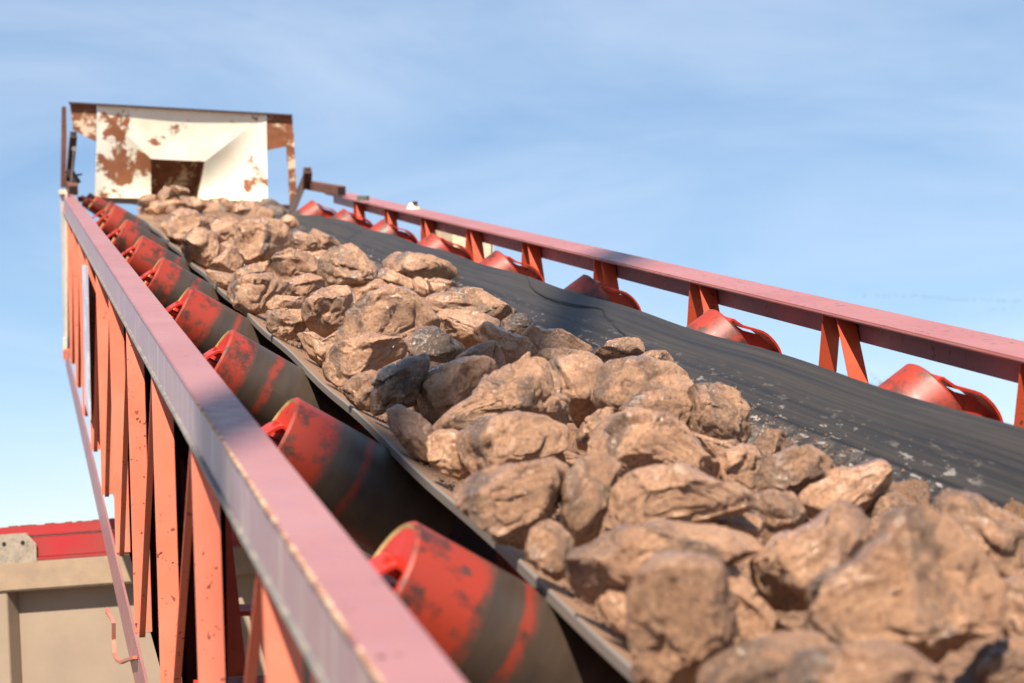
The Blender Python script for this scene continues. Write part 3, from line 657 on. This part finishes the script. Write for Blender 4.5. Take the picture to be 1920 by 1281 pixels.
# ------------------------------------------------------------------ birds
BIRD = simple('dark_bird', (0.02, 0.02, 0.022), (0.03, 0.03, 0.033), 0.8)
bme = None; r = random.Random(9)
line = [(1622, 556), (1645, 556), (1657, 556), (1667, 556), (1680, 555), (1694, 556), (1713, 555), (1721, 555), (1731, 556), (1738, 558), (1746, 558), (1754, 558), (1763, 559), (1772, 560), (1779, 560), (1787, 562), (1795, 562), (1803, 563), (1812, 563), (1827, 563), (1842, 562), (1850, 564), (1860, 563), (1872, 564), (1882, 565), (1903, 565), (1911, 565), (1853, 583), (1863, 582), (1882, 580), (1899, 578)]
for (px, py) in line:
    if bme is None:
        b = MB(); b.hexa([(-.05, -.25, -.05), (.05, -.25, -.05), (.05, .25, -.03), (-.05, .25, -.03)], [(-.04, -.3, .04), (.04, -.3, .04), (.03, .35, .03), (-.03, .35, .03)])
        for s_ in (-1, 1): b.plate([(s_ * .04, -.1, .02), (s_ * .5, -.05, .22), (s_ * .85, .12, .12), (s_ * .5, .1, .2), (s_ * .04, .14, .02)], (0, 0, .02))
        o = b.build('bird', BIRD); bme = o
    else:
        o = bme.copy(); C.objects.link(o)
    P = CAM + ray(px, py) * 700; o.location = P; o.rotation_euler = (r.uniform(-.2, .2), r.uniform(-.3, .3), 1.2 + r.uniform(-.2, .2)); o.scale = (1.15,) * 3
    tag(o, 'tiny distant bird flying in the long flock line over the right rail', 'bird', 'birds in the flock')

# ------------------------------------------------------------------ stones
def ico(sub):
    bm = bmesh.new(); bmesh.ops.create_icosphere(bm, subdivisions=sub, radius=1.0); bm.verts.ensure_lookup_table()
    v = np.array([x.co[:] for x in bm.verts]); f = [tuple(q.index for q in fc.verts) for fc in bm.faces]; bm.free(); return v, f
ICO = {}
_g = np.random.RandomState(5); _tab = _g.normal(size=(4096, 3)); _tab /= np.linalg.norm(_tab, axis=1)[:, None]
def gnoise(P):
    I = np.floor(P).astype(np.int64); Fr = P - I; S_ = Fr * Fr * Fr * (Fr * (Fr * 6 - 15) + 10); out = 0
    for dx in (0, 1):
        for dy in (0, 1):
            for dz in (0, 1):
                h = ((I[:, 0] + dx) * 73856093 ^ (I[:, 1] + dy) * 19349663 ^ (I[:, 2] + dz) * 83492791) & 4095
                gvec = _tab[h]; d = ((Fr - [dx, dy, dz]) * gvec).sum(1)
                w_ = (S_[:, 0] if dx else 1 - S_[:, 0]) * (S_[:, 1] if dy else 1 - S_[:, 1]) * (S_[:, 2] if dz else 1 - S_[:, 2]); out = out + w_ * d
    return out
def fbm(P, o=4, g_=.5, lac=2.1):
    a = 1; s_ = 0
    for _ in range(o): s_ = s_ + a * gnoise(P); P = P * lac + 7.3; a *= g_
    return s_
def heap(u): return -.635 + .0105 * (max(u, .5) - 2.67)
def belt_w(u, v):
    pr = prof(min(u, 12.2)); return float(np.interp(v, [a[0] for a in pr][::-1], [a[1] for a in pr][::-1]))
placed = []
def stone(name, pts, label, tone=0, lift=0.0, seed=0, group=None, facet=1.0, thick=0.95, cat='stone'):
    P = np.array(pts, float)
    # polygon centroid
    x, y = P[:, 0], P[:, 1]; x2, y2 = np.roll(x, -1), np.roll(y, -1); cr = x * y2 - x2 * y; A = cr.sum() / 2
    cx_ = ((x + x2) * cr).sum() / 6 / A; cy_ = ((y + y2) * cr).sum() / 6 / A; rpx = math.sqrt(abs(A) / math.pi)
    w = heap(4.0)
    for _ in range(8):
        q = atw(cx_, cy_, w); 
        if q[0] > 12.35: q = atu(cx_, cy_, 12.35); break
        rr = rpx / FPX * q[0] * 1.0
        w = max(heap(q[0]) + lift + (.06 - rr) * -.25, belt_w(q[0], min(max(q[1], .76), 1.72)) + rr * .55)
    cen = W(*q); depth = (cen - CAM) @ _F; sc_ = depth / FPX; r0 = rpx * sc_
    sub = 6 if rpx > 78 else (5 if rpx > 21 else 4)
    if sub not in ICO: ICO[sub] = ico(sub)
    D, F_ = ICO[sub]; rs = np.random.RandomState(seed + 17)
    th = np.arctan2(D[:, 1], D[:, 0])
    # outline radius as a function of angle: resample the polygon finely, smooth a little
    dense = []
    for i in range(len(P)):
        a, b_ = P[i], P[(i + 1) % len(P)]
        for t in np.linspace(0, 1, 12, endpoint=False): dense.append(a * (1 - t) + b_ * t)
    dn = np.array(dense); dx, dy = dn[:, 0] - cx_, -(dn[:, 1] - cy_)
    ta = np.arctan2(dy, dx); ra = np.hypot(dx, dy); o_ = np.argsort(ta); ta, ra = ta[o_], ra[o_]
    tg = np.linspace(-math.pi, math.pi, 181); rg = np.interp(tg, np.r_[ta - 2 * math.pi, ta, ta + 2 * math.pi], np.r_[ra, ra, ra])
    k = np.array([1, 2, 3, 2, 1.]); k /= k.sum(); rg2 = np.convolve(np.r_[rg[-3:-1], rg, rg[1:3]], k, 'same')[2:-2]
    Rt = np.interp(th, tg, rg2) * sc_ * 1.015
    z = D[:, 2]; s_ = np.sqrt(np.maximum(1 - z * z, 1e-9))
    s2 = s_ ** .66; z2 = np.sign(z) * np.abs(z) ** .8
    X = Rt * s2 * D[:, 0] / s_; Y = Rt * s2 * D[:, 1] / s_; Z = z2 * r0 * thick
    V = np.stack([X, Y, Z], 1)
    ofs = rs.uniform(-50, 50, 3)
    warp = np.stack([fbm(D * 1.8 + ofs + k_ * 11, 4, .55) for k_ in range(3)], 1)
    # broken faces: a few large flat breaks with ragged, noise-warped borders
    nf = int(rs.randint(8, 13) * facet)
    for _ in range(nf):
        n_ = rs.normal(size=3); n_[2] = abs(n_[2]) + .2; n_ /= np.linalg.norm(n_)
        Vw = V + warp * r0 * .09; pr_ = Vw @ n_; h = pr_.max() * rs.uniform(.58, .84)
        ex = np.maximum(pr_ - h, 0); V = V - np.outer(ex * .95, n_)
    Q = V / r0; nrm = V / (np.linalg.norm(V, axis=1)[:, None] + 1e-9)
    # chipped scales: warped cells, each with its own step and tilt
    for (ncell, stp, tlt, wp) in ((12, .035, .10, .25), (46, .014, .07, .15)):
        Sd = rs.normal(size=(ncell, 3)); Sd /= np.linalg.norm(Sd, axis=1)[:, None]
        Dw = D + warp * wp; dd = ((Dw[:, None, :] - Sd[None]) ** 2).sum(2); o1 = dd.argmin(1); d1 = dd[np.arange(len(D)), o1]; dd[np.arange(len(D)), o1] = 9; d2 = dd.min(1)
        st_ = rs.uniform(-1, .6, ncell)[o1] * stp; tv = rs.normal(size=(ncell, 3)) * tlt; tl = ((Dw - Sd[o1]) * tv[o1]).sum(1)
        e_ = np.clip((np.sqrt(d2) - np.sqrt(d1)) / .05, 0, 1); V = V + nrm * (((st_ + tl) * (.25 + .75 * e_) - .02 * (1 - e_)) * r0)[:, None]
    rough_ = fbm(Q * 2.6 + ofs, 6, .58); pit_ = np.maximum(0, gnoise(Q * 5.5 + ofs + 3) - .28)
    V = V + nrm * ((fbm(Q * 1.1 + ofs + 5, 2) * .09 + rough_ * .036 + gnoise(Q * 22 + ofs) * .006 - pit_ * .13) * r0)[:, None]
    # bring the outline back to the measured size after cutting
    a_ = np.arctan2(V[:, 1], V[:, 0]); rr_ = np.hypot(V[:, 0], V[:, 1]); nb = 40
    ib = ((a_ + math.pi) / (2 * math.pi) * nb).astype(int) % nb; mxr = np.array([rr_[ib == i_].max() for i_ in range(nb)])
    ac = -math.pi + (np.arange(nb) + .5) * 2 * math.pi / nb; want = np.interp(ac, tg, rg2) * sc_
    rt = np.clip(want / mxr, .85, 1.35); rt = (np.roll(rt, 1) + rt * 2 + np.roll(rt, -1)) / 4
    fct = np.interp(a_, np.r_[ac[-1] - 2 * math.pi, ac, ac[0] + 2 * math.pi], np.r_[rt[-1], rt, rt[0]]) * 1.12
    V[:, 0] *= fct; V[:, 1] *= fct
    Wv = np.outer(V[:, 0], _R) + np.outer(V[:, 1], _U) + np.outer(V[:, 2], -_F)
    me = bpy.data.meshes.new(name); me.from_pydata(Wv.tolist(), [], F_); me.polygons.foreach_set('use_smooth', [True] * len(F_)); me.update()
    me.materials.append(DARKS if tone == 3 else MUD[tone % 3])
    o = bpy.data.objects.new(name, me); C.objects.link(o); o.location = cen
    tag(o, label, cat, group); placed.append((q, r0)); return o
GS = 'muddy stones heaped on the belt'
# (outline in photo px, label, tone, lift, seed)
ST = [
([(297,362),(309,350),(321,355),(324,369),(309,380),(295,373)], 'rounded tan stone at the top of the heap, at the left of the hood opening', 0, .03),
([(318,350),(329,348),(350,353),(355,362),(343,366),(326,361)], 'highest small stone of the heap, lying in the hood opening', 0, .05),
([(262,369),(274,365),(293,367),(297,380),(281,388),(257,385)], 'pale muddy stone at the top left corner of the heap under the hood', 0, 0),
([(333,364),(352,366),(362,380),(358,396),(338,394)], 'smooth tan stone just below the hood opening', 0, .02),
([(357,369),(377,373),(385,383),(372,400),(358,392)], 'small tan stone right of the hood opening, left of a bigger round one', 1, .01),
([(254,392),(283,381),(322,371),(343,380),(338,394),(319,407),(305,421),(286,417),(267,405)], 'wide brown stone at the top left of the load beside the belt lip', 1, .0),
([(377,385),(393,373),(422,372),(436,383),(438,409),(414,418),(395,421),(377,407)], 'rounded block below the right half of the hood, dark hollow at its lower left', 0, .03),
([(434,386),(453,375),(477,380),(489,397),(484,412),(453,414),(436,407)], 'pale tan stone at the top edge of the load under the hood\'s right half', 0, 0),
([(478,383),(496,373),(515,377),(541,398),(522,415),(498,413),(484,398)], 'top right stone of the heap with dark underside next to the belt', 3, .01),
([(523,414),(539,403),(554,409),(562,425),(540,430)], 'pointed grey brown stone at the far right edge of the load', 1, 0),
([(302,422),(322,398),(341,392),(364,396),(383,412),(388,430),(362,438),(346,448),(334,459),(319,450),(312,434)], 'lumpy tan stone with a hole, third from the top along the left lip', 2, .03),
([(383,433),(405,415),(426,405),(445,417),(450,438),(438,450),(412,456),(388,448)], 'rough brown stone with a black pocket below it near the top of the heap', 2, .03),
([(344,450),(369,428),(397,436),(409,460),(409,487),(381,505),(357,498),(341,472)], 'big crusty stone on the left lip, fourth from the top', 2, .01),
([(413,457),(434,449),(445,457),(440,472),(418,478)], 'small smooth stone tucked left of the big angular boulder near the top', 0, .0),
([(446,430),(463,416),(494,411),(522,416),(542,436),(543,457),(515,473),(489,490),(458,497),(444,471)], 'big angular boulder near the top of the load with a shaded lower edge', 0, .04),
([(403,486),(425,467),(441,464),(453,491),(451,505),(429,512),(412,516),(391,505)], 'streaked stone wedged below the small smooth one, dark cleft on its right', 2, .0),
([(542,441),(560,434),(586,444),(600,463),(589,479),(563,472),(541,462)], 'flat muddy stone right of the big angular boulder', 0, .0),
([(575,439),(589,429),(600,434),(625,446),(642,462),(617,474),(594,458)], 'small stones caked together at the right edge of the load beside the splice', 1, .0),
([(559,470),(585,474),(612,468),(604,492),(575,497)], 'flat tan stone in the middle behind the overhanging boulder', 1, -.02),
([(386,505),(412,510),(434,515),(442,532),(420,545),(395,524)], 'low stone against the left lip above the long rough one', 1, -.01),
([(440,512),(462,500),(482,494),(506,488),(507,516),(473,527),(444,528)], 'smooth slab leaning below the streaked stone', 0, .0),
([(499,504),(520,476),(546,468),(584,479),(600,502),(596,520),(565,522),(534,536),(508,524)], 'wrinkled layered stone left of the overhanging boulder', 2, .02),
([(431,537),(457,518),(503,514),(536,532),(516,557),(502,582),(469,590),(445,575),(427,554)], 'broad rough stone resting on the left lip above the two upright ones', 2, .02),
([(596,508),(602,487),(623,465),(658,459),(679,477),(701,502),(706,521),(690,536),(658,537),(620,540),(600,526)], 'overhanging boulder with a black shaded underside in the upper middle', 0, .06),
([(535,537),(553,520),(579,513),(600,520),(608,537),(596,548),(568,560),(539,558)], 'pale glinting stone under the overhanging boulder', 2, .03),
([(501,570),(518,554),(568,558),(572,582),(537,588),(508,582)], 'dark streaked ledge stone below the pale glinting stone', 1, .0),
([(501,584),(537,582),(570,581),(572,613),(557,632),(527,640),(504,618)], 'smooth tan wedge stone next to the belt lip, left of the upright oval one', 0, .0),
([(566,577),(582,553),(623,538),(649,539),(660,554),(662,582),(642,612),(606,637),(584,622),(570,597)], 'upright oval stone with a dark crack on its right side', 0, .04),
([(556,628),(585,622),(608,636),(642,613),(645,640),(626,672),(606,690),(580,668)], 'shadowed brown stone beneath the upright oval one', 1, -.01),
([(716,490),(740,474),(766,474),(810,480),(838,491),(854,507),(847,523),(796,525),(752,516),(719,502)], 'long flat bright stone lying across the right edge of the load', 2, .02),
([(702,509),(726,503),(752,516),(771,523),(785,548),(760,553),(735,540),(712,528)], 'rubbly stone directly below the long flat bright one', 2, -.005),
([(781,522),(800,523),(814,543),(810,559),(791,569),(779,548),(772,528)], 'knobbly brown stone with a dark gap below, right of centre top', 1, -.01),
([(800,526),(820,522),(846,528),(860,543),(840,556),(815,561),(806,543)], 'small angular stone against the belt below the long flat bright one', 1, .0),
([(659,552),(686,536),(707,522),(730,540),(702,562),(673,575),(660,575)], 'small brown stone between the upright oval one and the largest boulder', 1, -.01),
([(636,628),(658,584),(698,553),(735,539),(766,549),(795,571),(816,601),(819,617),(797,624),(760,652),(690,662),(645,654)], 'largest boulder of the upper middle with a ribbed wet front', 2, .05),
([(789,571),(817,551),(861,540),(896,543),(922,556),(962,579),(962,593),(934,603),(905,615),(860,606),(813,594)], 'large smooth stone with a glossy right tip against the belt', 0, .03),
([(812,599),(836,582),(885,582),(932,600),(936,614),(904,630),(880,660),(853,648),(820,620)], 'broad tan body of stone in front of the one with the glossy tip', 1, .01),
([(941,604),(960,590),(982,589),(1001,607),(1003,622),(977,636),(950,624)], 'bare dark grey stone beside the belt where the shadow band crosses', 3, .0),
([(883,646),(894,619),(919,605),(938,616),(960,628),(984,632),(1005,660),(979,684),(949,695),(933,675),(909,645)], 'grey topped stone behind the pyramid shaped one', 1, .02),
([(999,614),(1024,618),(1050,618),(1080,633),(1108,651),(1106,664),(1042,666),(1005,662),(980,634)], 'pitted orange stone at the right edge of the load under the belt tear', 1, .0),
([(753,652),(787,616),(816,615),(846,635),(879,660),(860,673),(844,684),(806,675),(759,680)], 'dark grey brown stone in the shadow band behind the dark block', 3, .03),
([(608,690),(615,668),(632,645),(686,628),(751,635),(760,664),(710,690),(664,712),(643,722),(619,712)], 'stepped muddy stone that forms the foot of the largest upper boulder', 2, .02),
([(643,728),(667,704),(703,695),(715,714),(705,740),(698,772),(669,763),(650,745)], 'rounded pale stone on the left lip left of the dark block', 0, .01),
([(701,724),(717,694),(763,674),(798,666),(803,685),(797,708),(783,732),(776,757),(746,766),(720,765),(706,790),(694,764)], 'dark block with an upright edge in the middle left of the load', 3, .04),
([(847,677),(888,651),(926,639),(936,653),(949,692),(926,706),(915,682),(888,679)], 'stone with a sharp shaded crest behind the pyramid shaped one', 0, .03),
([(795,684),(810,679),(824,682),(830,692),(811,703),(797,702)], 'small round knob of stone between the dark block and its right neighbour', 0, .03),
([(778,730),(795,702),(826,689),(867,672),(919,674),(927,711),(900,734),(869,757),(849,768),(815,790),(797,788),(780,763)], 'glinting tan stone with a broken dark notch, right of the dark block', 2, .03),
([(807,804),(845,765),(888,742),(913,707),(961,686),(992,669),(1024,684),(1047,723),(1061,775),(1066,796),(1034,798),(992,790),(930,794),(880,804),(838,815)], 'pyramid shaped boulder with a rounded peak in the centre of the picture', 0, .06),
([(859,819),(907,785),(972,776),(1017,783),(1057,802),(1055,842),(1026,857),(955,876),(911,896),(888,886),(866,847)], 'big boulder speckled with bright wet glints below the pyramid shaped one', 2, .04),
([(728,771),(749,761),(788,781),(807,798),(816,838),(807,873),(774,856),(749,825),(730,800)], 'brown angular stone on the left lip below the dark block', 1, .0),
([(807,807),(857,810),(870,834),(888,869),(890,897),(857,897),(811,877),(803,838)], 'crumbly stone with black hollows left of the glint speckled boulder', 1, .01),
([(1002,666),(1030,654),(1060,654),(1108,661),(1128,672),(1104,682),(1042,684),(1008,680)], 'flat topped stone right of the pyramid peak', 0, .0),
([(1115,667),(1144,639),(1173,634),(1200,637),(1211,660),(1182,679),(1146,683)], 'rounded stone leaning on the belt, above the one with a dark brown patch', 0, .01),
([(1186,673),(1219,658),(1248,658),(1264,677),(1258,690),(1219,686)], 'smooth small stone touching the belt beside a white scrape', 0, .0),
([(1040,708),(1031,681),(1075,669),(1117,671),(1135,694),(1135,719),(1119,764),(1090,802),(1077,792),(1056,752),(1044,725)], 'tall tapering stone with a crinkled wet face right of the pyramid shaped one', 2, .04),
([(1123,735),(1131,694),(1167,674),(1208,673),(1262,685),(1292,710),(1303,744),(1296,762),(1271,779),(1208,785),(1146,777),(1123,768)], 'big rounded boulder with a dark brown patch at its right end', 0, .05),
([(1164,768),(1196,741),(1246,731),(1277,733),(1297,758),(1288,783),(1282,800),(1250,794),(1188,785)], 'stone lying in front of the boulder with the dark brown patch', 2, .05),
([(1288,802),(1296,762),(1294,733),(1325,722),(1354,724),(1387,740),(1400,762),(1399,787),(1405,808),(1394,834),(1354,838),(1312,828)], 'double humped boulder at the right edge of the load', 0, .03),
([(1109,856),(1120,812),(1151,784),(1192,770),(1253,781),(1282,800),(1312,839),(1341,872),(1342,900),(1288,898),(1226,894),(1174,894),(1140,872)], 'broad domed boulder veined with small pits, centre right', 2, .05),
([(1082,816),(1099,785),(1136,766),(1151,772),(1138,802),(1119,836),(1109,846),(1086,840)], 'stone with a dark top notch at the left shoulder of the broad domed boulder', 0, .02),
([(959,871),(1007,849),(1059,849),(1104,861),(1082,892),(1048,882),(1007,874)], 'thin slab of stone above the large lower left boulder', 1, .0),
([(1157,927),(1176,904),(1205,883),(1247,875),(1288,883),(1353,905),(1399,918),(1412,943),(1403,964),(1330,974),(1288,993),(1226,998),(1167,998),(1155,960)], 'long wedge shaped boulder with a shaded brown front and blunt right end', 1, .06),
([(1334,877),(1357,848),(1392,835),(1413,839),(1428,860),(1424,887),(1415,914),(1382,914),(1345,903)], 'wet glossy stone right of the broad domed boulder', 2, .02),
([(1288,806),(1350,826),(1400,826),(1406,842),(1370,860),(1335,872),(1306,836)], 'flattened stone below the double humped boulder', 1, -.01),
([(1415,834),(1440,805),(1465,809),(1490,834),(1480,851),(1444,861),(1421,853)], 'small rounded stone standing against the belt at right', 0, .01),
([(1421,899),(1442,861),(1482,843),(1513,837),(1540,851),(1567,886),(1550,909),(1521,919),(1498,938),(1465,932),(1432,926)], 'egg shaped stone with a dark hollow on its right, near the belt at right', 0, .03),
([(1503,932),(1517,913),(1580,884),(1609,878),(1644,866),(1661,872),(1671,905),(1655,926),(1632,965),(1590,965),(1548,976),(1515,963)], 'angular stone with a raised knob at its right tip', 1, .02),
([(1405,936),(1444,920),(1490,928),(1507,957),(1513,978),(1484,1003),(1444,994),(1411,970)], 'tan stone right of the wedge shaped boulder', 0, .02),
([(1628,967),(1648,932),(1678,922),(1705,938),(1727,961),(1698,975),(1653,985)], 'stone with a small ring shaped scar touching the belt', 0, .0),
([(857,918),(900,890),(957,875),(1027,867),(1067,881),(1064,911),(1050,929),(1025,977),(1019,988),(986,1028),(940,1013),(896,977),(859,943)], 'large boulder pointing left on the left lip in the lower middle', 2, .05),
([(1055,925),(1063,894),(1094,863),(1136,861),(1165,882),(1152,915),(1136,959),(1123,1000),(1115,1029),(1080,1023),(1057,990),(1053,957)], 'upright stone with a dark groove down its right side', 0, .05),
([(988,1029),(998,996),(1021,981),(1044,984),(1071,1011),(1075,1038),(1067,1073),(1048,1092),(1017,1071),(990,1048)], 'small tan stone against the left lip in the lower middle', 0, .02),
([(1299,983),(1318,970),(1392,962),(1415,968),(1438,989),(1404,1016),(1340,1018),(1303,1004)], 'flat stone with bright wet spot below the wedge shaped boulder', 2, .01),
([(1069,1071),(1083,1036),(1140,1011),(1166,989),(1246,984),(1351,992),(1410,1015),(1430,1036),(1394,1062),(1355,1080),(1226,1085),(1204,1116),(1184,1136),(1148,1130),(1116,1138),(1088,1113)], 'very wide boulder lying across the lower middle', 0, .05),
([(1416,1054),(1457,1011),(1519,987),(1567,952),(1602,955),(1631,980),(1635,1019),(1612,1066),(1560,1096),(1530,1138),(1459,1150),(1434,1130),(1422,1086)], 'blocky twin faced boulder left of the biggest foreground boulder', 1, .05),
([(1628,980),(1660,962),(1690,966),(1688,1010),(1640,1050),(1618,1020)], 'tan stone half hidden behind the biggest foreground boulder', 0, .0),
([(1767,939),(1782,924),(1831,934),(1876,958),(1921,978),(1955,1020),(1955,1082),(1900,1096),(1856,1084),(1829,1044),(1773,967)], 'oblong boulder at the right border lying against the belt', 0, .04),
([(1330,1057),(1377,1059),(1429,1125),(1462,1160),(1454,1212),(1390,1190),(1362,1145)], 'sloping stone right of the pitted foreground boulder', 1, .01),
([(1140,1112),(1190,1122),(1200,1205),(1152,1180),(1118,1138)], 'brown stone against the left lip left of the pitted foreground boulder', 1, .0),
([(1455,1150),(1527,1155),(1545,1194),(1475,1196)], 'small stone in the hollow below the blocky twin faced boulder', 0, -.01),
([(1860,1092),(1925,1086),(1990,1130),(1985,1205),(1900,1222),(1876,1165)], 'smooth stone at the right border under the oblong boulder', 2, .02),
([(1800,1290),(1860,1216),(1960,1190),(2000,1290),(1910,1350),(1830,1340)], 'stone cut by the lower right corner of the picture', 0, .0),
([(1182,1123),(1205,1077),(1241,1049),(1312,1049),(1353,1072),(1373,1142),(1384,1194),(1367,1248),(1328,1284),(1230,1306),(1198,1270),(1188,1212)], 'tall pitted foreground boulder with a dark brown scar on its right', 1, .07),
([(1523,1155),(1538,1114),(1565,1078),(1606,1059),(1654,1011),(1668,966),(1727,957),(1763,978),(1804,1010),(1839,1043),(1866,1093),(1870,1146),(1858,1172),(1804,1194),(1765,1246),(1721,1237),(1653,1219),(1584,1211),(1541,1201)], 'biggest foreground boulder, rounded with a vertical crease and shaded underside', 0, .10),
([(1322,1266),(1400,1216),(1448,1204),(1532,1195),(1574,1232),(1560,1310),(1450,1345),(1310,1320)], 'blurred foreground boulder at the bottom edge, left of the ridged one', 0, .06),
([(1500,1240),(1566,1214),(1653,1207),(1702,1222),(1744,1254),(1785,1305),(1700,1370),(1540,1370),(1470,1300)], 'blurred ridged foreground boulder at the bottom edge under the biggest one', 2, .09),
]
for i, (pts, lab, tone, lift) in enumerate(ST):
    stone('stone', pts, lab, tone, lift, seed=i * 3 + 1, facet=.75 if tone == 2 else 1.0)
# smaller rubble filling the gaps between and under the big stones
rg_ = random.Random(21); fill_me = []
for k in range(5):
    D, F_ = (ICO.get(4) or ico(4)); rs = np.random.RandomState(k); V = D * np.array([1.2, .95, .8])
    for _ in range(11):
        n_ = rs.normal(size=3); n_ /= np.linalg.norm(n_); pr_ = V @ n_; h = pr_.max() * rs.uniform(.55, .8); V = V - np.outer(np.maximum(pr_ - h, 0) * .9, n_)
    V = V * (1 + .16 * fbm(D * 1.6 + k * 9, 4) + .09 * fbm(D * 4 + k, 5, .6))[:, None]
    me = bpy.data.meshes.new('rubble_stone'); me.from_pydata(V.tolist(), [], F_); me.polygons.foreach_set('use_smooth', [True] * len(F_)); me.materials.append(MUD[k % 3]); fill_me.append(me)
cnt = 0
for i in range(170):
    u = .6 + 11.7 * (i + .5) / 170; v = rg_.uniform(.86, 1.54); r0 = rg_.uniform(.035, .065)
    edge_ = 1 - abs((v - 1.2) / .36) ** 2; w = belt_w(u, v) + r0 * .55 + max(edge_, 0) * rg_.uniform(.0, .03)
    d_ = W(u, v, w) - CAM; sx, sy = CX + FPX * (d_ @ _R) / (d_ @ _F), CY - FPX * (d_ @ _U) / (d_ @ _F)
    if sx > 1700 and sy > 1130: continue            # the stone there has rolled away and left a hollow
    o = bpy.data.objects.new('rubble_stone', fill_me[i % 5]); C.objects.link(o); o.location = W(u, v, w); o.scale = (r0,) * 3; o.rotation_euler = (rg_.uniform(0, 6), rg_.uniform(0, 6), rg_.uniform(0, 6))
    tag(o, 'fist sized muddy rubble stone wedged low in the gaps between the big stones', 'stone', 'small rubble between the big stones')
# packed mud and soil bed under the load
b = MB(); vs = []; uu = np.arange(.4, 12.2, .045); vv = np.linspace(.84, 1.50, 34)
for u in uu:
    for v in vv:
        e_ = max(0, 1 - abs((v - 1.15) / .34) ** 2.2); nz = fbm(np.array([[u * 9, v * 9, 0.]]), 3)[0]
        vs.append(K(u, v, belt_w(u, v) - .004 + e_ * (.03 + .025 * nz) + .008 * nz))
nv = len(vv); b.add(vs, [(j * nv + i, j * nv + i + 1, (j + 1) * nv + i + 1, (j + 1) * nv + i) for j in range(len(uu) - 1) for i in range(nv - 1)], smooth=True)
tag(b.build('mud_bed', GRIT), 'brown mud and soil packed under the stones on the belt', 'mud', kind='stuff').matrix_world = root.matrix_world
